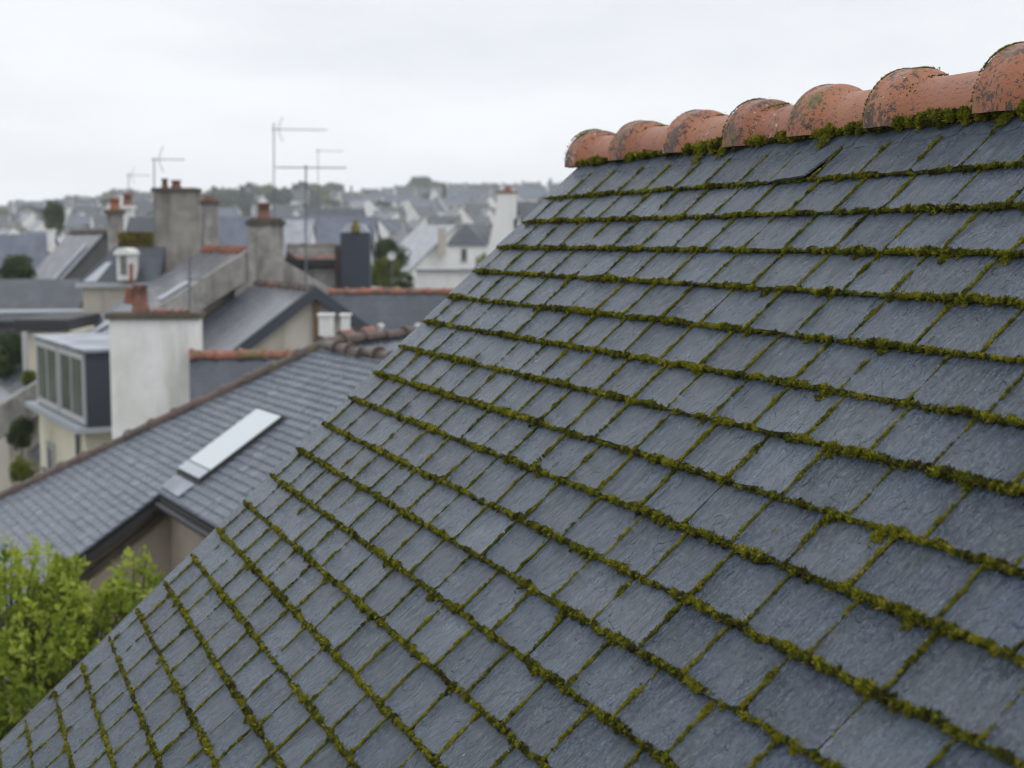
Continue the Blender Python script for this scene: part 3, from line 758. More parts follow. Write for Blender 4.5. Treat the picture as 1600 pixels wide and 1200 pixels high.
# the other side of the hip and the far half of the roof
mb = MB(); q0 = BP(0, 0, -.04); q1 = BP(hk*vlow, vlow, -.04); far = q0-azv(-118.6)*4-UP*2.9; far2 = q1+cB*0.5-azv(-118.6)*7-UP*.2
mb.poly([q0, q1, q1+cB*.3-azv(-118.6)*3.2-UP*1.2, q0+cB*2.6-azv(-118.6)*2.2-UP*2.6], .05, UP, rn=.4)
q2 = BP(uR, 0, -.04)
mb.poly([q0, q2, q2-azv(-118.6)*3.8-UP*2.5, q0-azv(-118.6)*3.8-UP*2.5], .05, UP, rn=.4)
mb.build('back_slope', M_SL2, nh)
# skylight
def B4(pts, h): return [onB(*p)+nBb*h for p in pts]
sk = [(285, 741), (401, 643), (448, 656), (315, 755)]
uvs = [uvB(*p) for p in sk]
su0 = np.mean([uvs[0][0], uvs[1][0]]); su1 = np.mean([uvs[2][0], uvs[3][0]]); sv0 = np.mean([uvs[1][1], uvs[2][1]]); sv1 = np.mean([uvs[0][1], uvs[3][1]])
print('skylight', uvs)
u0_, u1_ = min(su0, su1), max(su0, su1)
FS = (BP(0, 0, 0), cB, dBb, nBb)
mb = MB(); mb.box(FS, u0_-.03, u1_+.03, sv0-.03, sv1+.03, .01, .03); mb.box(FS, u0_-.0, u1_+.0, sv0, sv1, .028, .060)
fr = mb.build('skylight', M_DARK, nh); 
mb = MB(); mb.box(FS, u0_+.015, u1_-.015, sv0+.015, sv1-.17, .055, .066); mb.build('glass_pane', M_SKYL, fr)
mb = MB(); mb.box(FS, u0_+.01, u1_-.01, sv1-.15, sv1-.01, .055, .070); mb.build('bottom_rail', M_ZINC, fr)
fl = [uvB(262, 748), uvB(283, 740), uvB(307, 758), uvB(289, 768)]
mb = MB(); mb.box(FS, u0_+.06, u1_-.06, sv1+.06, sv1+.28, .022, .030); mb.build('flashing', M_ZINCS, fr)

# ------------------------------------------------------------------ generic gabled house
def gable(name, label, cat, P0, az, L, Wd, pitch, wallm, roofm, over=.2, ridge=None, group=None, base=0., vergem=None, tk=.09, Wr=None, rr=.11, ridge_sides=1):
    """P0 = ridge start (world), ridge runs L metres towards az; Wd = width of the left side, Wr of the right side"""
    ex = azv(az); ey = azv(az-90); F = (np.array(P0), ex, ey, UP); t = math.tan(R(pitch)); Wr = Wr or Wd; H = P0[2]-base
    r_ = thing(name, label, cat, (P0[0], P0[1], base), group)
    mb = MB(); mb.prism(F, [(Wd, -H), (Wd, -Wd*t-tk-.02), (0, -tk-.02), (-Wr, -Wr*t-tk-.02), (-Wr, -H)], over*.6, L-over*.6); mb.build('wall', wallm, r_)
    mb = MB(); wl_, wr_ = Wd+over, Wr+over
    mb.prism(F, [(0, 0), (wl_, -wl_*t), (wl_, -wl_*t-tk), (0, -tk), (-wr_, -wr_*t-tk), (-wr_, -wr_*t)], 0, L, sc=True); mb.build('roof', roofm, r_)
    if ridge is not None: ridge_run('ridge_tiles', P0-UP*.03, P0+ex*L-UP*.03, rr, .42, ridge, r_)
    return r_, F
def chimney(parent, name, F, x0, x1, y0, y1, z0, z1, m, capm, pots=1, potm=None, cap=.08, capo=.06, poth=.45, potr=.13, label=None, potxs=None, shape='pot'):
    mb = MB(); mb.box(F, x0, x1, y0, y1, z0, z1)
    c = mb.build(name, m, parent, bevel=.015)
    if label: c['label'] = label
    mb = MB(); mb.box(F, x0-capo, x1+capo, y0-capo, y1+capo, z1, z1+cap); mb.box(F, x0+.03, x1-.03, y0+.03, y1-.03, z1+cap, z1+cap+.05)
    mb.build('coping', capm, c if parent is None or parent.parent is None and parent.type == 'EMPTY' else parent)
    for i in range(pots):
        f = (i+.5)/pots if potxs is None else potxs[i]
        o, ex, ey, ez = F; base = o+ex*(x0+(x1-x0)*f)+ey*((y0+y1)/2)+ez*(z1+cap+.04)
        mb = MB(); mb.lathe(base, [(potr*1.15, 0), (potr*1.1, .05), (potr*.9, .12), (potr*.8, poth*.8), (potr*1.02, poth*.86), (potr*1.02, poth), (potr*.7, poth), (potr*.7, poth*.7)])
        mb.build('chimney_pot', potm or M_POT, c if parent is None or parent.parent is None and parent.type == 'EMPTY' else parent)
    return c
def window(parent, F, x0, x1, z0, z1, y, face=1, bars=1, frame=.06, m=None, surround=None):
    """window in the plane y of frame F; face=+1 looks towards +y"""
    mb = MB(); a, b_ = sorted((y, y+face*.05))
    mb.box(F, x0, x1, a, b_, z1-frame, z1); mb.box(F, x0, x1, a, b_, z0, z0+frame)
    mb.box(F, x0, x0+frame, a, b_, z0+frame, z1-frame); mb.box(F, x1-frame, x1, a, b_, z0+frame, z1-frame)
    for i in range(bars):
        xm = x0+(x1-x0)*(i+1)/(bars+1); mb.box(F, xm-.025, xm+.025, a, b_, z0+frame, z1-frame)
    w = mb.build('window', m or M_FRAME, parent)
    mb = MB(); a, b_ = sorted((y+face*.004, y+face*.02)); mb.box(F, x0+.01, x1-.01, a, b_, z0+.01, z1-.01); mb.build('pane', M_GLASS, w)
    return w
def frameat(p, az): return (np.array(p), azv(az), azv(az-90), UP)

# C: white chimney, orange ridge and slate roof just behind the hip
PC = at(296, 556, 25.5)
hC, FC = gable('terrace_house', 'house behind the brown hip, bright orange ridge tiles over dark slates', 'house', PC, 78, 5.6, 4.5, 34, M_TAN, M_SL2, ridge=M_TERRA_F, Wr=4.5, rr=.12)
pc = at(175, 690, 25.5); F = (v3(pc[0], pc[1], 0), azv(86), azv(-4), UP)
wpx = 25.5/FPX
zt = at(200, 499, 25.5)[2]
wc = thing('white_chimney', 'broad white rendered chimney stack with green stains and one tall clay pot', 'chimney', (pc[0], pc[1], zt-3.6))
mb = MB(); mb.box(F, 0, 137*wpx, 0, .62, zt-3.6, zt-.0); mb.build('stack', render_wall('stained_white_render', (.90, .90, .88), (.52, .52, .43), .5, 1.5, 1.3), wc, bevel=.02)
mb = MB(); mb.box(F, -.06, 137*wpx+.05, -.07, .69, zt, zt+.11); mb.build('coping', M_BROWN, wc, bevel=.01)
mb = MB()
for i in range(5): mb.tube([F[0]+F[1]*(.85+i*.14)+F[2]*-.06+UP*(zt+.125), F[0]+F[1]*(.72+i*.14)+F[2]*.6+UP*(zt+.125)], .055, 8, rn=random.random())
mb.build('coping_tiles', M_TERRA_F, wc)
mb = MB(); b0 = F[0]+F[1]*.52+F[2]*.3+UP*(zt+.11)
mb.lathe(b0, [(.17, 0), (.165, .08), (.13, .16), (.115, .42), (.14, .47), (.145, .50), (.115, .50), (.10, .40)], 20); mb.build('chimney_pot', M_POT, wc)
mb = MB(); mb.poly([b0+F[1]*-.30+UP*.16, b0+F[1]*-.10+UP*.12, b0+F[1]*-.06+UP*.42, b0+F[1]*-.26+UP*.46], .03, -F[2]); mb.build('tilted_tile', M_TERRA_F, wc)

# dormer house, left of the white chimney
cp = at(121, 668, 27.0); FD = (v3(*cp[:2], 0), azv(-29), azv(-119), UP); zs = cp[2]
zc_top = at(128, 552, 27.0)[2]
dh = thing('cream_house', 'cream rendered house with a grey box dormer of tall windows', 'house', (cp[0], cp[1], 0))
Ld = 5.0
mb = MB(); mb.box(FD, .30, Ld, -4.5, -.22, zs-9, zs-.12); mb.build('wall', M_CREAM, dh)
mb = MB(); mb.box(FD, -.0, Ld+.3, -1.5, .02, zs-.13, zs-.02); mb.build('ledge', M_ZINC, dh)
dm = None
mb = MB(); mb.box(FD, .0, Ld-.1, -2.1, -.20, zs-.02, zc_top); dm = mb.build('dormer', M_CLAD, dh)
mb = MB(); mb.box(FD, -.08, Ld+.05, -2.15, -.14, zc_top, zc_top+.06); mb.build('dormer_roof', M_ZINCS, dh)
for i in range(2):
    x0 = .06+i*2.40; window(dh, FD, x0, x0+2.28, zs+.03, zc_top-.04, -.198, 1, 1, .11)
F2 = (v3(*cp[:2], 0)+azv(-29)*.55, azv(-119), azv(-209), UP)
for (a_, z_) in ((.75+.6, -2.2), ):
    window(dh, (FD[0], FD[1], FD[2], UP), 1.35, 1.95, zs-2.3, zs-.95, -.215, 1, 0, .14)
    window(dh, (FD[0], FD[1], FD[2], UP), 3.3, 4.0, zs-2.2, zs-.75, -.215, 1, 0, .14)
mb = MB(); mb.tube([FD[0]+FD[1]*.8+FD[2]*-.16+UP*(zs-5), FD[0]+FD[1]*.8+FD[2]*-.16+UP*(zs-.2)], .045, 8); mb.build('drainpipe', M_STEEL, dh)
mb = MB(); mb.prism((FD[0], azv(-29), azv(-119), UP), [(-.7, zs-.05), (-1.1, zs-.15), (-3.5, zs-.15), (-3.5, zs-3.0), (.35, zs-3.2)][::-1] if False else [(-1.0, zs-.18), (-4.2, zs+.6), (-4.2, zs-3.4), (1.0, zs-2.6)], .2, .5, sc=True)
mb.build('mansard_slates', M_SL2, dh)

# D and E: terrace whose ridges run away to the left
D0 = at(397, 392, 36)
hD, FDD = gable('terrace_house', 'grey slate terrace house with a pale parapet between two tall chimneys', 'house', D0, -25, 5.6, 6.0, 31, M_TAN, M_SL1, ridge=M_TERRA_F, rr=.12)
t31 = math.tan(R(31))
mb = MB(); mb.prism(FDD, [(0, .16), (6.4, -6.4*t31+.16), (6.4, -6.4*t31-.62), (0, -.55), (-5, -5*t31-.65), (-5, -5*t31+.16)], -.42, -.02); mb.build('parapet', M_GREY, hD, bevel=.02)
mb = MB(); mb.box(FDD, 3.2, 3.25, 1.2, 1.9, -1.06, -1.0); mb.build('roof_light', M_ZINC, hD)
for i, (a, b_) in enumerate(((1.4, 2.0), (2.9, 3.1))):
    mb = MB(); mb.prism(FDD, [(a, -a*t31+.03), (a+.75, -(a+.75)*t31+.03), (a+.75, -(a+.75)*t31+.08), (a, -a*t31+.08)], 1.0+i*1.4, 1.5+i*1.4); mb.build('roof_light', M_ZINC, hD)
pc2 = at(388, 430, 35.4); F = (v3(*pc2[:2], 0), azv(82), azv(-8), UP); w2 = 35.4/FPX
zt2 = at(400, 352, 35.4)[2]
chimney(hD, 'chimney', F, 0, 55*w2, 0, .7, zt2-1.9, zt2, M_GREY, M_BROWN, 1, M_POT, .12, .05, .40, .17, potxs=[.45])
mb = MB(); mb.box(F, -.35, 1.1, .1, .8, zt2-4.2, zt2-1.35); mb.build('chimney_base', M_GREY, hD)
E0 = at(491, 451, 31)
hE, FE = gable('terrace_house', 'slate house whose cream gable with a brown pipe faces the camera', 'house', E0, -25, 6.2, 5.2, 36, M_TAN, M_SL1, over=.25, Wr=2.2)
t36 = math.tan(R(36))
mb = MB(); mb.prism(FE, [(0, .06), (5.35, -5.35*t36+.06), (5.35, -5.35*t36-.20), (0, -.22), (-2.5, -2.5*t36-.20), (-2.5, -2.5*t36+.06)], -.09, -.003); mb.build('barge_board', M_CLAD, hE)
mb = MB(); q = FE[0]+FE[1]*.06-FE[2]*.05; mb.tube([q-UP*.3, q-UP*4], .05, 8); mb.build('drainpipe', mat('rusty_pipe', (.16, .09, .04), .6)[0], hE)
for i in range(3):
    a = 1.6+i*.9; mb = MB(); mb.prism(FE, [(a, -a*t36+.03), (a+.6, -(a+.6)*t36+.03), (a+.6, -(a+.6)*t36+.07), (a, -a*t36+.07)], 2.0, 2.35)
    if i == 1: mb.build('roof_light', M_ZINC, hE)
mb = MB()
q = FE[0]+FE[1]*3.0; mb.tube([q, q+FE[1]*.5], .10, 8, rn=.2); mb.build('orange_tile', M_TERRA_F, hE)
ridge_run('ridge_tiles', FE[0]+UP*-.03+FE[1]*.1, FE[0]+FE[1]*5.4-UP*.03, .085, .42, M_RIDGEB, hE)
# small white chimneys in front of the long roof
for (x0, x1, y0, Yd, lab) in ((498, 519, 494, 27, 'small white rendered stub chimney beside the cream gable'), (532, 545, 494, 28.5, 'narrow white rendered stub chimney next to the long slate roof')):
    p = at(x0, y0, Yd); F = (v3(*p[:2], 0), azv(88), azv(-2), UP); w_ = Yd/FPX
    c = thing('stub_chimney', lab, 'chimney', (p[0], p[1], p[2]-1.5))
    mb = MB(); mb.box(F, 0, (x1-x0)*w_, 0, .35, p[2]-1.5, p[2]); mb.build('stack', M_WHITE, c, bevel=.01)
    mb = MB(); mb.box(F, -.03, (x1-x0)*w_+.03, -.03, .38, p[2], p[2]+.04); mb.build('cap', M_WHITE, c)

# R2: wing behind the neighbour's ridge with brown and orange ridge tiles
P2 = at(500, 537, 21.2)
pe = at(720, 510, 23.5); az2 = math.degrees(math.atan2(pe[0]-P2[0], pe[1]-P2[1]))
pe[2] = P2[2] if False else pe[2]
w2h = thing('low_wing', 'low slate wing behind the near roof edge with brown ridge tiles patched in orange', 'house', (*P2[:2], 0))
mb = MB(); ex2 = (pe-P2)/np.linalg.norm(pe-P2); nn = azv(az2+90)
mb.poly([P2+UP*-.03, pe+UP*-.03, pe+nn*2.4-UP*1.15, P2+nn*2.4-UP*1.15], .06, UP, sc=[(0, 0, 0), (5, 0, 0), (5, 2.6, 0), (0, 2.6, 0)]); mb.build('roof', M_SL1, w2h)
mb = MB(); mb.poly([P2+UP*-.03, pe+UP*-.03, pe-nn*2.4-UP*1.3, P2-nn*2.4-UP*1.3], .06, UP, sc=[(0, 0, 0), (5, 0, 0), (5, 2.6, 0), (0, 2.6, 0)]); mb.build('back_slope', M_SL1, w2h)
o = ridge_run('ridge_tiles', P2, pe, .088, .42, M_RIDGEB, w2h)
mb = MB(); Fq = (v3(*P2[:2], 0), azv(az2), azv(az2-90), UP); mb.box(Fq, .2, 4.4, -2.0, 1.9, 0, P2[2]-1.25); mb.build('wall', M_TAN, w2h)
for px in (540, 574):
    q = at(px, 525-(px-536)*.13, 21.6+(px-500)*.0095); mb = MB(); mb.tube([q-ex2*.12, q+ex2*.12], .096, 12, rn=random.random()); mb.build('patched_tile', M_TERRA_F, w2h)

# G: long slate roof with orange ridge
G0 = at(514, 455, 36)
hG, FG = gable('long_house', 'long dark slate roof with orange ridge running behind the near roof edge', 'house', G0, 88, 7, 5.5, 40, M_WHITE, M_SL2, ridge=M_TERRA_F, Wr=5.5, rr=.10)
for px in (595, 653):
    q = at(px, 514, 33.2); mb = MB(); mb.lathe(q-UP*.25, [(.06, 0), (.06, .27), (.08, .30), (.08, .36), (.03, .38)], 12); mb.build('roof_vent', M_WHITE, hG)

# F: stained building with slate hung chimney
F0 = at(447, 404, 43)
hF, FF_ = gable('stained_house', 'brown stained rendered house with orange ridge behind the gable', 'house', F0, 90, 2.0, 3, 20, M_GREY, M_SL2, ridge=M_TERRA_F, Wr=2.2, rr=.12, tk=.15)
q = at(447, 420, 40.5); F = (v3(*q[:2], 0), azv(90), azv(0), UP); w_ = 40.5/FPX
mb = MB(); mb.box(F, 0, 112*w_, 0, 2.0, 0, at(450, 419, 40.5)[2]); mb.build('lean_to_wall', M_GREY, hF)
mb = MB(); mb.box(F, -.1, 80*w_, -.12, 2.0, at(450, 417, 40.5)[2], at(450, 405, 40.5)[2]); mb.build('dark_eave', M_DARK, hF)
q = at(447, 386, 44.5); F = (v3(*q[:2], 0), azv(90), azv(0), UP)
mb = MB(); mb.box(F, 0, 1.72, 0, .5, 4, q[2]); mb.build('high_wall', M_GREY, hF)
ridge_run('wall_tiles', q+azv(0)*.25, q+azv(90)*1.75+azv(0)*.25, .10, .4, M_RIDGEB, hF)
q = at(530, 400, 40.2); F = (v3(*q[:2], 0), azv(90), azv(0), UP)
mb = MB(); mb.box(F, -.12, .18, 0, .6, 2, at(530, 383, 40.2)[2]); mb.build('brown_pier', M_BROWN, hF)
mb = MB()
for i in range(5):
    q = at(449+i*4, 398+i*3, 40.1); mb.tube([q-UP*random.uniform(.5, 1.0), q+UP*.1], .035, 6)
mb.build('flue_pipes', M_DARK, hF)
q = at(533, 450, 39.5); F = (v3(*q[:2], 0), azv(88), azv(-2), UP); w_ = 39.5/FPX; zt = at(555, 363, 39.5)[2]
sc_ = thing('slate_hung_chimney', 'tall blue grey slate hung chimney with white cowl and yellow pot', 'chimney', (q[0], q[1], zt-3))
mb = MB(); mb.box(F, 0, 45*w_, 0, .65, zt-3, zt); mb.build('stack', M_CLAD, sc_, bevel=.01)
mb = MB(); mb.prism((F[0], F[2], F[1], UP), [(-.03, zt), (.80, zt), (.62, zt+.22), (.50, zt+.25), (.30, zt+.25), (.18, zt+.22)], .0, .6); mb.build('cowl', M_ZINC, sc_)
mb = MB(); mb.lathe(F[0]+F[1]*.42+F[2]*-.02+UP*zt, [(.11, 0), (.11, .18), (.07, .2), (.07, .3), (.03, .34)], 12); mb.build('chimney_pot', M_LICH, sc_)

# big grey chimney and its mossy parapet house
q = at(243, 440, 43.5); F = (v3(*q[:2], 0), azv(90), azv(0), UP); w_ = 43.5/FPX; zt = at(270, 300, 43.5)[2]
bc = thing('grey_chimney', 'tall weathered grey chimney stack with two small clay pots', 'chimney', (q[0], q[1], zt-4.2))
mb = MB(); mb.box(F, 0, 63*w_, 0, .8, zt-4.2, zt); mb.build('stack', render_wall('weathered_chimney', (.33, .31, .28), (.13, .115, .095), .9, 1.3), bc, bevel=.02)
mb = MB(); mb.box(F, -.06, 63*w_+.06, -.06, .86, zt, zt+.13); mb.build('coping', M_BROWN, bc, bevel=.01)
for f, h_, r_ in ((.22, .22, .10), (.50, .17, .15)):
    mb = MB(); mb.lathe(F[0]+F[1]*(63*w_*f)+F[2]*.35+UP*(zt+.13), [(r_*1.2, 0), (r_, .06), (r_*.8, h_), (r_*1.1, h_+.02), (r_*1.1, h_+.07), (r_*.6, h_+.07)], 14); mb.build('chimney_pot', M_POT, bc)
def small_chimney(name, label, x0, x1, ytop, Yd, m, hgt, potn, capm=M_BROWN, pr=.13, ph=.3, potm=None, az=90):
    q = at(x0, ytop, Yd); w_ = Yd/FPX; F = (v3(*q[:2], 0), azv(az), azv(az-90), UP)
    c = thing(name, label, 'chimney', (q[0], q[1], q[2]-hgt)); wd = (x1-x0)*w_
    mb = MB(); mb.box(F, 0, wd, 0, max(.45, wd*.7), q[2]-hgt, q[2]); mb.build('stack', m, c, bevel=.01)
    mb = MB(); mb.box(F, -.07, wd+.07, -.07, max(.45, wd*.7)+.07, q[2], q[2]+.14); mb.build('coping', capm, c)
    for i in range(potn):
        mb = MB(); b_ = F[0]+F[1]*(wd*(i+.5)/potn)+F[2]*.22+UP*(q[2]+.14)
        mb.lathe(b_, [(pr*1.2, 0), (pr, .08), (pr*.85, ph), (pr*1.1, ph+.03), (pr*1.1, ph+.1), (pr*.6, ph+.1)], 12); mb.build('chimney_pot', potm or M_POT, c)
    return c
small_chimney('beige_chimney', 'slim beige round topped chimney just right of the tall grey stack', 313, 337, 319, 50, M_GREY, 3, 1, M_BROWN, .2, .03)
small_chimney('grey_chimney', 'narrow grey chimney with an orange pot above the yellow lichen', 167, 187, 334, 47, M_GREY, 2.2, 1, M_BROWN, .16, .28, M_TERRA_F)
small_chimney('white_chimney', 'small white chimney with an orange pot, left of the tall grey stack', 190, 206, 326, 66, M_WHITE, 2.6, 1, M_WHITE, .22, .45, M_TERRA_F)

# mansard house with the little white arched dormer
q = at(122, 447, 42.5); w_ = 42.5/FPX; F = (v3(*q[:2], 0), azv(90), azv(0), UP); zw = q[2]
hM = thing('mansard_house', 'mansard house with lichened parapet, dark slates and a white arched dormer', 'house', (q[0], q[1], 0))
wd = 125*w_
mb = MB(); mb.box(F, .1, wd, .1, 5, 0, zw-.04); mb.build('wall', M_TAN, hM)
mb = MB(); mb.box(F, -.05, wd+.1, -.08, 5.1, zw-.04, zw+.10); mb.build('cornice', M_ZINC, hM)
zr = at(180, 386, 43.5)[2]
V = [F[0]+F[1]*a+F[2]*b_+UP*z for a, b_, z in ((.0, 0, zw+.1), (wd, 0, zw+.1), (wd, 5, zw+.1), (0, 5, zw+.1), (.85, 1.0, zr), (wd, 1.0, zr), (wd, 4, zr), (.85, 4, zr))]
mb = MB(); mb.add(V, [(0, 1, 5, 4), (3, 0, 4, 7), (1, 2, 6, 5), (2, 3, 7, 6), (4, 5, 6, 7)], sc=[(0, 0, 0), (2.4, 0, 0), (2.4, 3, 0), (0, 3, 0), (.8, 1.6, 0), (2.4, 1.6, 0), (2.4, 4, 0), (.8, 4, 0)]); mb.build('roof', M_SL2, hM)
mb = MB(); mb.box(F, .95, wd, 1.1, 1.5, zr, zr+.42); mb.build('parapet', M_BROWN, hM)
mb = MB(); mb.poly([V[0]+F[1]*.15+UP*.03-F[2]*.01, V[0]+F[1]*.55+UP*.03-F[2]*.01, V[4]+F[1]*.02+UP*(-.45)-F[2]*.43, V[4]-F[1]*.15+UP*(-.45)-F[2]*.43], .02, -F[2]); mb.build('lead_sheet', M_ZINC, hM)
q = at(183, 438, 41.9); Fq = (v3(*q[:2], 0), azv(90), azv(0), UP); w_ = 41.9/FPX; za_, zb_ = q[2], at(183, 398, 41.9)[2]
mb = MB(); wdd = 20*w_; mb.box(Fq, 0, wdd, 0, 1.0, za_, zb_)
dd = mb.build('dormer', M_WHITE, hM)
mb = MB(); arc = [(-.06+(wdd+.12)*.5*(1-math.cos(math.pi*i/10)), zb_+math.sin(math.pi*i/10)*.20) for i in range(11)]
mb.prism((Fq[0], -Fq[2], Fq[1], UP), arc, -1.0, .12); mb.build('arched_hood', M_WHITE, dd)
mb = MB(); mb.box(Fq, wdd*.3, wdd*.78, -.03, -.005, za_+.17, zb_-.02); mb.build('pane', M_GLASS, dd)
mb = MB(); mb.tube([at(205, 444, 41.6), at(205, 412, 41.6)], .06, 8); mb.build('clay_pipe', M_TERRA_F, hM)
lv = []
# yellow lichen cushions on the parapet
q0 = at(172, 384, 44.4)
Pn = []; 
for i in range(2600): Pn.append(F[0]+F[1]*random.uniform(.95, wd)+F[2]*(1.08+random.uniform(-.02, .04))+UP*(zr+random.triangular(-.12, .44, .38)))
V_, F_, R_ = tufts(np.array(Pn), rng.uniform(.03, .07, len(Pn)), rng.uniform(0, 1, len(Pn)), azv(90), -azv(0), UP)
tag(np_mesh('lichen', V_, F_, R_, M_LICH, hM), kind='stuff')

# slate house with a long zinc strip (left of the mansard)
N0 = at(165, 362, 60)
hN, FN = gable('slate_house', 'steep dark slate roof with a long pale zinc strip, left of the mansard', 'house', N0, -30, 6.5, 5.5, 47, M_DARKW, M_SL2, ridge=M_RIDGEB)
t47 = math.tan(R(47)); mb = MB(); mb.prism(FN, [(.6, -.6*t47+.02), (3.3, -3.3*t47+.02), (3.3, -3.3*t47+.10), (.6, -.6*t47+.10)], .9, 1.35); mb.build('zinc_strip', M_ZINCS, hN)
# J: slate roof with white gable far left
J0 = at(-70, 366, 75)
hJ, FJ = gable('slate_house', 'blue slate roof above a cream wall at the left edge behind the round bush', 'house', J0, 88, 5.2, 4, 40, M_CREAM, M_SL3, Wr=1.95)
q = at(78, 372, 76); F = (v3(*q[:2], 0), azv(88), azv(-2), UP)
J2, _ = gable('white_house', 'white gabled wall between the blue slate roof and the steep dark roof', 'house', at(84, 371, 78), 80, 2.3, 3, 12, M_FARW, M_SL4, Wr=3)
small_chimney('white_chimney', 'thin white chimney at the right end of the blue slate roof', 73, 81, 357, 74, M_WHITE, 1.2, 0)
# K: long dark roof
K0 = at(-60, 436, 47)
hK, FK = gable('long_house', 'long low blue slate roof with pale gutter at the left edge', 'house', K0, 89, 4.2, 3, 33, M_DARKW, M_SL2, Wr=1.75)
q = at(-60, 489, 45.0); mb = MB(); mb.tube([q, at(131, 487, 45.1)], .09, 8); mb.build('gutter', M_ZINC, hK)
# outbuilding
q = at(42, 517, 36); w_ = 36/FPX; F = (v3(*q[:2], 0), azv(88), azv(-2), UP)
ob = thing('outbuilding', 'small cream flat roofed outbuilding with dark roof edge at the left', 'building', (q[0], q[1], 0))
mb = MB(); mb.box(F, 0, 75*w_, 0, 3, 0, q[2]); mb.box(F, -.62, -.55, 2, 3, 0, q[2]); mb.build('wall', M_CREAM, ob)
mb = MB(); mb.box(F, -.25, 67*w_, -.2, 3.1, q[2], q[2]+.3); mb.build('flat_roof', M_DARK, ob, bevel=.03)
mb = MB(); mb.tube([q-azv(0)*.25+azv(90)*.02, q-azv(0)*.25+azv(90)*.02-UP*3], .07, 8); mb.build('drainpipe', M_FRAME, ob)
# yard wall
q = at(-40, 592, 41); F = (v3(*q[:2], 0), azv(88), azv(-2), UP)
yw = thing('yard_wall', 'plain grey rendered wall at the left edge below the outbuilding', 'wall', (q[0], q[1], 0))
mb = MB(); mb.box(F, 0, 2.6, 0, .4, 0, q[2]); mb.build('panel', M_DARKW, yw); mb = MB(); mb.box(F, -.02, 2.62, -.04, .44, q[2], q[2]+.06); mb.build('coping', M_GREY, yw)

# ------------------------------------------------------------------ background blocks
M0 = at(320, 338, 78)
gable('long_house', 'long violet slate roof behind the two tall chimneys', 'house', M0, 90, 9.4, 4, 38, M_FARW, M_SL3, Wr=4)
q = at(447, 345, 75.5); mb = MB(); F = (q, azv(90), azv(0), UP)
o = gable('pale_roofed_house', 'pale grey roof patch among the violet slate roofs behind the antenna mast', 'house', at(443, 343, 74), 90, 1.6, 3, 38, M_FARW, M_SL4, Wr=2.2)
gable('long_house', 'dark brownish roof rising above the violet slate roof, under the treeline', 'house', at(478, 326, 110), 90, 4.5, 4, 36, M_FARW, M_SL2, Wr=4)
gable('slate_house', 'blue slate roof left of the slate hung chimney, behind the brown house', 'house', at(500, 345, 66), 90, 2.3, 3, 34, M_FARW, M_SL3, Wr=3)
gable('slate_house', 'small dark slate roof right behind the small white chimney with orange pot', 'house', at(202, 339, 60), 90, 1.6, 3, 42, M_FARW, M_SL2, Wr=1.6)
# white house group
K1 = at(713, 351, 92)
hW, FWh = gable('white_house', 'white house with a pale zinc slope, left of the white flared chimney', 'house', K1, -24, 7, 3.2, 42, M_FARW, M_SL4, over=.3)
mb = MB(); b_ = at(730, 384, 86); V = [b_+azv(90)*x+azv(0)*y+UP*z for x, y, z in ((-1.3, 0, 0), (1.3, 0, 0), (1.3, 3, 0), (-1.3, 3, 0), (-.45, 1.3, 1.35), (-.1, 1.5, 1.35))]
mb.add(V, [(0, 1, 5, 4), (1, 2, 5), (2, 3, 4, 5), (3, 0, 4)]); mb.build('hipped_bay_roof', M_SL2, hW)
mb = MB(); mb.box((v3(b_[0], b_[1], 0), azv(90), azv(0), UP), -1.15, 1.15, .12, 2.8, 0, b_[2]-.01); mb.build('bay_wall', M_FARW, hW)
for dx in (-.2,):
    window(hW, (v3(b_[0], b_[1], 0), azv(90), azv(0), UP), dx-.2, dx+.2, b_[2]-1.0, b_[2]-.15, .118, -1, 0, .06)
mb = MB(); q = at(690, 362, 91); mb.box((q, azv(90), azv(0), UP), -.25, .25, 0, .6, -1.5, .25); mb.build('chimney', M_TAN, hW)
gable('white_annex', 'low white flat fronted annex below the white house', 'building', at(648, 419, 74), 89, 3.6, 3, 4, M_FARW, M_SL4, Wr=.3)
q = at(763, 380, 84); gable('white_house', 'white gable with grey roof just left of the flared white chimney', 'house', at(752, 368, 96), -20, 5, 2.2, 44, M_FARW, M_SL2, over=.2)
# flared white chimney gable
q = at(777, 302, 56); w_ = 56/FPX; F = (v3(*q[:2], 0), azv(90), azv(0), UP)
lc = thing('flared_chimney', 'tall white rendered chimney flaring out towards its foot, beside the slate edge', 'chimney', (q[0], q[1], 0))
zt = q[2]
mb = MB(); mb.prism((F[0], F[2], F[1], UP), [(0, zt), (30*w_, zt), (30*w_, zt-38*w_), (24*w_, zt-40*w_), (34*w_, zt-110*w_), (34*w_, 0), (-35*w_, 0), (-20*w_, zt-110*w_), (-3*w_, zt-30*w_)], 0, .8); mb.build('stack', M_FARW, lc)
mb = MB(); mb.box(F, -.04, 30*w_+.04, -.04, .84, zt, zt+.08); mb.lathe(F[0]+F[1]*.4+F[2]*.4+UP*(zt+.08), [(.16, 0), (.13, .12), (.16, .2), (.08, .2)], 12); mb.build('pot_and_cap', M_TERRA_F, lc)
gable('slate_house', 'dark brown slate roof between the flared white chimney and the near roof', 'house', at(808, 315, 58), 84, 5, 3.5, 35, M_FARW, M_SL2, Wr=3.2)

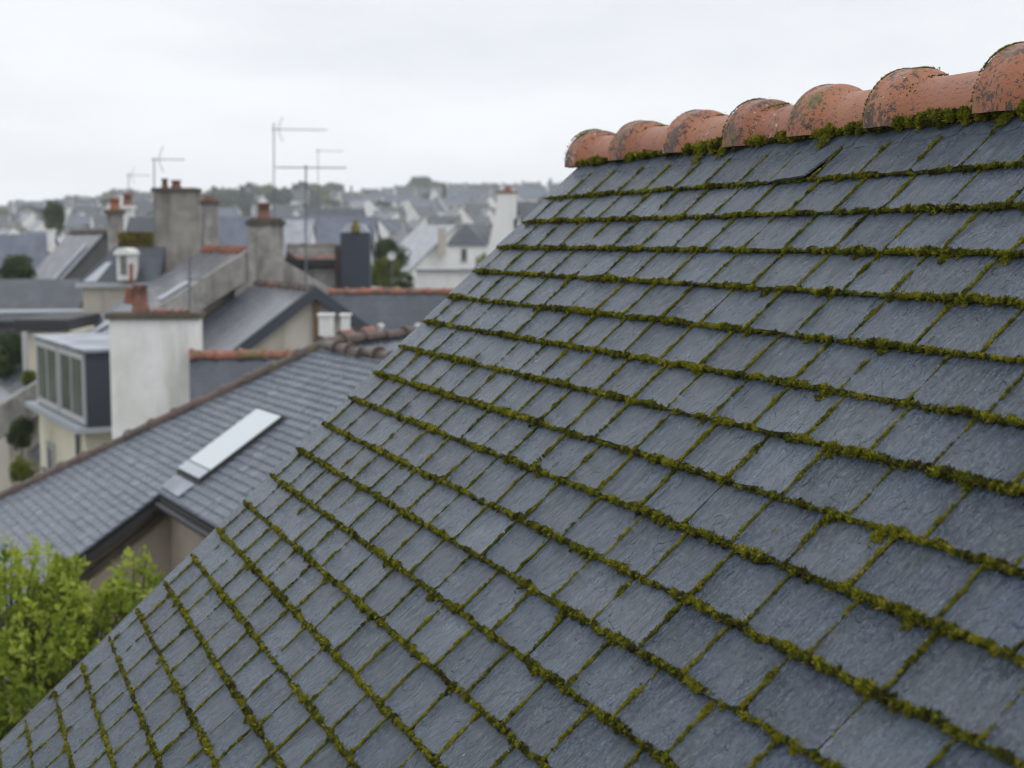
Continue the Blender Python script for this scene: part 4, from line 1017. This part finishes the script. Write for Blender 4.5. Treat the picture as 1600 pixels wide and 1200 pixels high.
# ------------------------------------------------------------------ antennas
def antenna(label, px, ytop, ybot, Yd, x0, x1, yb, az=80, nel=12, refl=True, rad=.022, droop=0):
    top = at(px, ytop, Yd); bot = at(px, ybot, Yd); w_ = Yd/FPX
    r_ = thing('tv_antenna', label, 'antenna', bot, 'roof antennas')
    mb = MB(); mb.tube([bot, top], rad, 8); mb.build('mast', M_STEEL, r_)
    ex = azv(az); ey = azv(az-90); o = at(px, yb, Yd); a = (x0-px)*w_/math.sin(R(az)); b_ = (x1-px)*w_/math.sin(R(az))
    mb = MB(); mb.tube([o+ex*a, o+ex*b_+UP*droop], .013, 6); mb.build('boom', M_STEEL, r_)
    mb = MB()
    for i in range(nel):
        t = (i+.5)/nel; p = o+ex*(a+(b_-a)*t)+UP*(.015+droop*t); mb.tube([p-ey*.22*(1-.25*t), p+ey*.22*(1-.25*t)], .006, 5)
    mb.build('elements', M_STEEL, r_)
    if refl:
        mb = MB()
        for s_ in (1, -1):
            c = o+ex*(a+.22)
            for j in range(4):
                p = c-ex*.05*0+UP*s_*(.08+.09*j)+ex*(.04*j); mb.tube([p-ey*.22, p+ey*.22], .006, 5)
            mb.tube([c, c+UP*s_*.40+ex*.15], .009, 5)
        mb.build('reflector', M_STEEL, r_)
    return r_
antenna('tall antenna mast with a long boom and V reflector, highest on the skyline', 428, 192, 372, 46, 424, 508, 202, 78, 16, True, .019)
antenna('antenna mast with a long level boom crossing in front of the violet roofs', 478, 258, 444, 33, 433, 540, 262, 82, 14, False, .019)
antenna('antenna on the left side of the tall grey chimney', 241, 247, 400, 43.0, 236, 286, 249, 78, 10, True, .018)
antenna('small faint antenna over the far houses, left of the grey chimney', 201, 270, 330, 66, 198, 234, 274, 78, 8, True, .022)
antenna('small pale antenna just right of the tall mast above the treeline', 497, 232, 345, 70, 492, 536, 236, 80, 8, False, .017)
antenna('thin mast standing in front of the light slate roof', 296, 398, 482, 29.5, 288, 318, 437, 70, 5, False, .022)
# satellite dish
q = at(612, 399, 58); sd = thing('satellite_dish', 'small white satellite dish on a pole in front of the green bushes', 'satellite dish', q-UP*2.6)
mb = MB(); ax = v3(-.2, -1, .25); ax /= np.linalg.norm(ax); mb.lathe(q, [(.19, 0), (.18, -.02), (.11, -.04), (.01, -.06)], 20, axis=ax); mb.build('dish', M_FRAME, sd)
mb = MB(); mb.tube([q+v3(0, .12, 0), q+v3(0, .12, -2.6)], .03, 8); mb.build('pole', M_STEEL, sd)

# ------------------------------------------------------------------ trees and bushes
def leaves(P, size, seed=0, upb=.3, fold=.25):
    q = np.random.default_rng(seed); n_ = len(P); d = q.normal(0, 1, (n_, 3)); d[:, 2] = d[:, 2]*.7+upb; d /= np.linalg.norm(d, axis=1)[:, None]
    s_ = np.cross(d, q.normal(0, 1, (n_, 3))); s_ /= np.linalg.norm(s_, axis=1)[:, None]; nn = np.cross(d, s_)
    L = size*q.uniform(.65, 1.3, n_); L = L[:, None]; w = L*q.uniform(.22, .34, (n_, 1))
    V = np.stack([P, P+d*L*.5+s_*w-nn*w*fold, P+d*L, P+d*L*.5-s_*w-nn*w*fold], 1).reshape(-1, 3)
    i = np.arange(n_)[:, None]*4
    Fc = np.concatenate([i+np.array([[0, 1, 2]]), i+np.array([[0, 2, 3]])])
    return V, Fc
def crown_points(n_, rad, seed, clumps=26, flat=.8, low=False):
    q = np.random.default_rng(seed); c = q.normal(0, 1, (clumps, 3)); c /= np.linalg.norm(c, axis=1)[:, None]; c *= q.uniform(.35, 1, (clumps, 1))**.6
    if not low: c[:, 2] = np.where(c[:, 2] < -.4, -.4-(-.4-c[:, 2])*.3, c[:, 2])
    r_ = q.uniform(.18, .42, clumps); k = q.integers(0, clumps, n_); d = q.normal(0, 1, (n_, 3)); d /= np.linalg.norm(d, axis=1)[:, None]
    P = (c[k]+d*(r_[k]*q.uniform(.4, 1, n_)**.5)[:, None])*rad*.82; P[:, 2] *= flat
    rn = np.clip(.5+.22*q.normal(0, 1, clumps)[k]+.18*q.normal(0, 1, n_), 0, 1)
    return P, rn
def tree_meshes(seed, rad, hgt, n_, leafsize, m, flat=.85, conif=False):
    """meshes in local coordinates: base at 0"""
    q = np.random.default_rng(seed); zc = hgt-rad*flat*.82
    P, rn = crown_points(n_, rad, seed, flat=flat, clumps=34)
    if conif:
        P[:, 2] = q.uniform(.08, 1, n_)*hgt; a = q.uniform(0, 6.28, n_); rr = (1-P[:, 2]/hgt)*rad*q.uniform(.3, 1, n_)*(.8+.25*np.sin(P[:, 2]*9/hgt*3)); P[:, 0] = np.cos(a)*rr; P[:, 1] = np.sin(a)*rr; zc = 0
    P[:, 2] += zc
    V, Fc = leaves(P, leafsize, seed)
    me_c = np_mesh('crown', V, Fc, np.repeat(rn, 4), m)
    mb = MB(); th_ = hgt*.028+.03
    mb.tube([v3(0, 0, -.3), v3(.02*hgt, 0, zc*.5 if zc else hgt*.5), v3(0, .01*hgt, (zc if zc else hgt)*.97)], [th_, th_*.8, th_*.4], 8)
    if not conif:
        for i in range(9):
            a = q.uniform(0, 6.28); e = q.uniform(.3, 1.2); L = rad*q.uniform(.5, .85); z0 = zc*q.uniform(.6, .95)
            d = v3(math.cos(a)*math.cos(e), math.sin(a)*math.cos(e), math.sin(e)); mb.tube([v3(0, 0, z0), v3(0, 0, z0)+d*L*.5+UP*.05*L, v3(0, 0, z0)+d*L+UP*.15*L], [th_*.45, th_*.25, th_*.08], 6)
    me_t = mb.build('trunk', M_BARK)
    return me_c, me_t
protos = {}
def place_tree(kind, name, label, cat, p, s_, rot, group, first={}):
    c, t, used = protos[kind]
    r_ = thing(name, label, cat, p, group); r_.rotation_euler = (0, 0, rot); r_.scale = (s_, s_, s_)
    if used: c = c.copy(); t = t.copy(); COL.objects.link(c); COL.objects.link(t)
    protos[kind][2] = True
    c.parent = r_; t.parent = r_
    return r_
# near spring tree, lower left
nt_p = at(100, 1010, 10.2)
nt = thing('spring_tree', 'bright yellow green young tree rising in front of the neighbouring house', 'tree', (nt_p[0], nt_p[1], 0))
qt = np.random.default_rng(5); mb = MB(); ctr = v3(nt_p[0], nt_p[1], 0)
ELL = [(at(20, 1045, 10.2), (.74, .8, 1.0), 400), (at(-190, 1060, 10.4), (.7, .8, .8), 170), (at(212, 990, 10.1), (.25, .35, .64), 120), (at(120, 1090, 10.0), (.74, .7, .86), 360), (at(110, 1330, 10.2), (.95, .9, .9), 170), (at(95, 960, 10.3), (.20, .3, .45), 50)]
mb.tube([ctr, ctr+UP*2.6+v3(.05, 0, 0), ctr+UP*4.6, ctr+UP*6.2+v3(-.1, 0, 0)], [.12, .10, .07, .03], 10)
LP, LR, LD, LS = [], [], [], []
for c, rad, cnt in ELL:
    base = ctr+UP*(c[2]-1.5*rad[2]-.3)
    mb.tube([base, (base+c)/2+v3(0, 0, -.15), c], [.04, .03, .012], 6)
    for i in range(cnt):
        d = qt.normal(0, 1, 3); d /= np.linalg.norm(d); p = c+d*np.array(rad)*qt.uniform(.25, 1)**.5
        foot = c+(p-c)*.55-UP*.12
        if i % 2 == 0: mb.tube([foot, (foot+p)/2+UP*.03, p], [.009, .006, .003], 4, cap=False)
        ax = d*.45+UP*.9+qt.normal(0, .25, 3); ax /= np.linalg.norm(ax); br_ = np.clip(.5+.28*d[2]+qt.normal(0, .2), 0, 1)  # sprigs high on a clump get lighter leaf colour: top light painted in
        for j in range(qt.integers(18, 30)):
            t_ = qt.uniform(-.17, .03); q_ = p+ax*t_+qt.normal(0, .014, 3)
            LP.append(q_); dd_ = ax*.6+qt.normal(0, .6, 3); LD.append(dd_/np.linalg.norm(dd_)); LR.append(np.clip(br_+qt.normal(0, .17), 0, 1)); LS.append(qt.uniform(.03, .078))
LP = np.array(LP); LD = np.array(LD); n_ = len(LP)
s_ = np.cross(LD, qt.normal(0, 1, (n_, 3))); s_ /= np.linalg.norm(s_, axis=1)[:, None]; nn = np.cross(LD, s_); L = np.array(LS)[:, None]; w = L*qt.uniform(.2, .3, (n_, 1)); cv = qt.uniform(-.25, .25, (n_, 1))
V = np.stack([LP, LP+LD*L*.35+s_*w*.9-nn*w*.2, LP+LD*L*.7+s_*w*.7-nn*(w*.3+L*cv*.5), LP+LD*L-nn*(w*.2+L*cv), LP+LD*L*.7-s_*w*.7-nn*(w*.3+L*cv*.5), LP+LD*L*.35-s_*w*.9-nn*w*.2, LP+LD*L*.5-nn*L*cv*.25], 1).reshape(-1, 3)
i = np.arange(n_)[:, None]*7; Fc = np.concatenate([i+np.array([[6, a, b_]]) for a, b_ in ((0, 1), (1, 2), (2, 3), (3, 4), (4, 5), (5, 0))])
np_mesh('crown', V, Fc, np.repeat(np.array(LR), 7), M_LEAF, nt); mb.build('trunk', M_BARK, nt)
# middle distance bushes
def bush(name, label, px, pyc, Yd, rpx, m, seed, n_=2600, flat=1.0, leafk=.13, cat='bush', hgt=None):
    p = at(px, pyc, Yd); rad = rpx*Yd/FPX; base = float(gz(p[0], p[1]))
    r_ = thing(name, label, cat, (p[0], p[1], base))
    P, rn = crown_points(n_*2, rad*1.08, seed, flat=flat*1.1, clumps=60, low=True); V, Fc = leaves(P+p, rad*leafk, seed)
    np_mesh('crown', V, Fc, np.repeat(rn, 4), m, r_)
    mb = MB(); mb.tube([v3(p[0], p[1], base), v3(p[0], p[1], p[2]+rad*.3)], [rad*.09+.04, rad*.04], 7); mb.build('trunk', M_BARK, r_)
bush('round_bush', 'round dark green bush in front of the cream wall at the left edge', 27, 425, 58, 30, M_LEAFD, 3, 5000, .8, .09)
bush('bush', 'tall dark bush left of the cream outbuilding', 14, 560, 38, 34, M_LEAFD, 4, 4000, 1.1, .10)
bush('bush', 'small olive bush under the outbuilding beside the dormer windows', 46, 590, 35, 14, M_LEAFY, 5, 1800, .9, .16)
bush('bush', 'dark green bush against the grey wall, upper one left of the cream house', 33, 678, 30, 24, M_LEAFD, 6, 3600, 1.1, .11)
bush('bush', 'mid green bush at the foot of the cream house, lower left one', 38, 735, 29, 24, M_LEAFY, 7, 3000, .9, .11)
bush('bush', 'yellow green bush behind the slate hung chimney', 598, 428, 66, 30, M_LEAFY, 8, 5000, .8, .10)
bush('bush', 'dark green tree behind the satellite dish, left of the white house', 610, 398, 78, 30, M_LEAFD, 9, 4000, .8, .10, 'tree')
bush('round_bush', 'dark grey green ball of shrub next to the white annex', 634, 440, 60, 17, M_LEAFD, 10, 3000, .95, .10)
bush('bush', 'yellowish green shrub between the white annex and the slate edge', 757, 412, 70, 14, M_LEAFY, 12, 1800, 1.2, .14)
bush('bush', 'dark conical tree rising over the roofs at the far left', 84, 340, 150, 19, M_LEAFD, 13, 3000, 1.5, .12, 'tree')

# ------------------------------------------------------------------ the town on the hill
for i, (rad, h_, lm) in enumerate([(4.6, 7.6, M_LEAFF), (5.6, 7.4, M_LEAFF), (3.8, 8.4, M_LEAFF), (4.2, 7, M_LEAFY)]):
    c, t = tree_meshes(40+i, rad, h_, 3400, 1.0, lm, flat=1.0); protos[i] = [c, t, False]
c, t = tree_meshes(50, 2.6, 13, 1300, .7, M_LEAFF, conif=True); protos[4] = [c, t, False]
def far_house_proto(w, L, hw_, pitch, roofm, wallm, chim, kind):
    F = (v3(0, 0, 0), v3(1, 0, 0), v3(0, 1, 0), UP); t = math.tan(R(pitch)); H = hw_+w*t; parts = []
    mb = MB(); mb.prism(F, [(w, -2), (w, hw_-.1), (0, H-.1), (-w, hw_-.1), (-w, -2)], 0, L); parts.append(mb.build('wall', wallm))
    mb = MB(); mb.prism(F, [(0, H+.12), (w+.3, hw_-.3*t+.12), (w+.3, hw_-.3*t-.08), (0, H-.08), (-w-.3, hw_-.3*t-.08), (-w-.3, hw_-.3*t+.12)], .12, L-.12, sc=True); parts.append(mb.build('roof', roofm))
    for x in chim: mb = MB(); mb.box(F, x-.35, x+.35, -.55, .55, H-1.5, H+.75); parts.append(mb.build('chimney', M_GREY))
    mb = MB()
    for sgn in (-1, 1):
        for z in (1.0, 3.6)[:1 if hw_ < 4 else 2]:
            for x in np.arange(1.5, L-1, 2.6): a, b_ = sorted((sgn*(w+.03), sgn*(w-.05))); mb.box(F, x, x+1.0, a, b_, z, z+1.4)
    for x in (-.03, L-.0):
        for z in (1.0, hw_-.2): mb.box(F, x, x+.03, -.5, .5, z, z+1.3)
    parts.append(mb.build('windows', M_GLASS)); parts[-1]['kind'] = 'stuff'
    return [parts, False, kind]
HP = [far_house_proto(3.6, 10, 5.2, 48, M_SL2, M_FARW, (.6, 9.4), 'steep white house'),
      far_house_proto(3.2, 8, 3.2, 50, M_SL1, M_FARW, (.6,), 'small white cottage'),
      far_house_proto(4.0, 14, 5.6, 42, M_SL3, M_FARW, (.6, 7, 13.4), 'long terrace'),
      far_house_proto(3.4, 9, 4.5, 45, M_SL2, M_CREAM, (8.4,), 'cream house'),
      far_house_proto(3.8, 9, 5.4, 38, M_SL1, M_GREY, (.6, 8.4), 'grey house')]
occ = []; FAR = []
def place_house(k, x, y, az, s_=1):
    parts, used, kind = HP[k]
    if y > 380: parts = parts[:-1]
    r_ = thing('far_house', None, 'house', (x, y, float(gz(x, y))-.3)); FAR.append((r_, kind, x, y, 5))
    r_.rotation_euler = (0, 0, R(90-az)); r_.scale = (s_, s_, s_)
    for p in parts:
        o = p
        if used: o = p.copy(); COL.objects.link(o)
        o.parent = r_
    if y <= 380 or True: HP[k][1] = True
    occ.append((x, y, 7*s_))
qh = np.random.default_rng(21); cnt = 0; tries = 0
while cnt < 290 and tries < 20000:
    tries += 1
    px = qh.uniform(-50, 880); y = 118+ (930-118)*qh.uniform(0, 1)**.85
    if y < 330 and not (px < 190 or 560 < px < 900): 
        if qh.uniform() < .7: continue
    x = (px-800)/FPX*y
    if 60 < px < 108 and 118 < y < 170: continue
    if any((x-a)**2+(y-b_)**2 < (c_+3.6)**2 for a, b_, c_ in occ): continue
    # wooded stretch of the crest
    if y > 520 and 290 < px < 560 and qh.uniform() < .82: continue
    az = qh.choice((-25, -28, 62, 66, 85, 95, 40)); place_house(int(qh.choice(5, p=(.32, .27, .18, .13, .10))), x, y, az+qh.uniform(-6, 6), qh.uniform(.85, 1.2)*(.8 if y < 200 else 1)); cnt += 1
print('houses', cnt)
tn = 0; tries = 0; tocc = []
def far_tree(x, y, s_, kind=None):
    kind = int(qh.integers(0, 5)) if kind is None else kind
    yd = 'among the valley houses' if y < 300 else 'on the hillside' if y < 600 else 'along the hazy crest'
    nm = 'conifer' if kind == 4 else 'broad_tree'; lb = 'dark conical tree' if kind == 4 else 'yellowish tree' if kind == 3 else 'dark broad tree'
    t_ = place_tree(kind, nm, None, 'tree', (x, y, float(gz(x, y))-.2), s_, qh.uniform(0, 6.28), None); FAR.append((t_, lb, x, y, 6*s_)); tocc.append((x, y, 3.5*s_))
while tn < 165 and tries < 20000:
    tries += 1; px = qh.uniform(-60, 880); y = 160+780*qh.uniform(0, 1)**.7
    if 290 < px < 560 and qh.uniform() < .6: y = qh.uniform(520, 900)
    x = (px-800)/FPX*y
    if any((x-a)**2+(y-b_)**2 < (c_+2)**2 for a, b_, c_ in occ+tocc): continue
    far_tree(x, y, qh.uniform(.55, 1.05)*(.6 if y < 260 else 1), None if qh.uniform() < .35 else int(qh.integers(0, 3))); tn += 1
# the belt of trees along the crest, then the skyline trees one can tell apart
for i in range(62):
    px = -30+i*14.4+qh.uniform(-5, 5); y = qh.uniform(885, 925)
    far_tree((px-800)/FPX*y, y, qh.uniform(.8, 1.25), int(qh.integers(0, 3)))
for px, y, s_, kd in [(318, 905, 1.2, 0), (345, 880, 1.3, 1), (372, 900, 1.5, 1), (385, 860, 1.4, 0), (405, 905, 1.4, 2), (428, 870, 1.3, 0), (452, 900, 1.5, 1), (470, 880, 1.4, 0), (490, 905, 1.9, 0), (508, 890, 1.6, 2), (524, 900, 1.8, 2), (551, 905, 1.0, 4), (575, 900, 1.0, 1), (600, 905, .9, 0), (622, 900, 1.0, 1),
                       (648, 900, 1.7, 0), (661, 905, 2.1, 2), (655, 900, 1.9, 1), (676, 880, 1.9, 1), (690, 900, 1.4, 0), (742, 905, 1.3, 2), (757, 900, 1.7, 1), (770, 905, 1.5, 0), (790, 900, 1.0, 1), (838, 905, .8, 4), (870, 900, 1.0, 0), (5, 560, 1.3, 3), (-15, 560, 1.2, 0), (122, 880, 1.6, 1), (140, 900, 1.3, 0), (180, 880, 1.6, 3), (196, 900, 1.8, 1), (212, 905, 1.6, 0), (228, 900, 1.5, 1), (300, 900, 1.2, 2), (335, 760, 1.6, 0), (360, 740, 1.7, 1), (392, 750, 1.8, 0), (420, 745, 1.7, 3), (446, 755, 1.7, 1), (470, 740, 1.8, 0), (500, 750, 1.5, 3), (410, 640, 1.6, 1), (380, 620, 1.6, 0), (440, 630, 1.5, 2), (350, 630, 1.5, 1)]:
    far_tree((px-800)/FPX*y, y, s_, kd)
# every far thing is singled out by what it stands over in the photograph and how far up the hill it is
MARKS = [(35, 'above the left edge roof'), (80, 'above thin white chimney'), (125, 'above pale zinc strip'), (165, 'left of orange pot'), (200, 'above the yellow lichen'), (242, 'left of tall grey stack'), (310, 'behind tall grey stack'), (345, 'right of tall grey stack'), (388, 'over the violet roof'), (445, 'over grey parapet chimney'), (482, 'by the tall masts'), (530, 'over the brown house'), (580, 'over slate hung chimney'), (625, 'above the satellite dish'), (665, 'left of the white house'), (715, 'over the white house'), (770, 'left of flared chimney'), (815, 'over the flared chimney'), (2000, 'beside the near roof edge')]
BAND = [(190, 'low in the valley'), (300, 'at the hill foot'), (430, 'low on the hill'), (560, 'halfway up the hill'), (700, 'high on the hill'), (820, 'just below the crest'), (5000, 'on the hazy crest')]
ORD = ['first', 'second', 'third', 'fourth', 'fifth', 'sixth', 'seventh', 'eighth', 'ninth', 'tenth', 'eleventh', 'twelfth']
by = {}
for o, kind, x, y, h_ in FAR:
    px_, py_, _ = to_px(v3(x, y, float(gz(x, y))+h_)); mk = next(m_ for a, m_ in MARKS if px_[0] < a); bd = next(m_ for a, m_ in BAND if y < a)
    by.setdefault('%s %s, %s' % (kind, bd, mk), []).append((px_[0], o))
for lb, L_ in by.items():
    L_.sort(key=lambda t: t[0])
    for i, (_, o) in enumerate(L_):
        o['label'] = lb if len(L_) == 1 else lb+', '+ORD[i]+' from left'
        o['group'] = 'trees on the far hill' if 'tree' in lb.split(',')[0] and 'house' not in lb else 'houses on the far hill'
# ------------------------------------------------------------------ air
hz, n, l, b = mat('haze_air'); n.remove(b)
pv_ = n.new('ShaderNodeVolumePrincipled'); pv_.inputs['Color'].default_value = (.94, .97, 1, 1); pv_.inputs['Density'].default_value = .0004; pv_.inputs['Anisotropy'].default_value = .2
l.new(pv_.outputs[0], n['Material Output'].inputs['Volume'])
mb = MB(); mb.box((v3(0, 0, 0), v3(1, 0, 0), v3(0, 1, 0), UP), -620, 420, -80, 1120, -4, 66); tag(mb.build('haze', hz), kind='stuff')
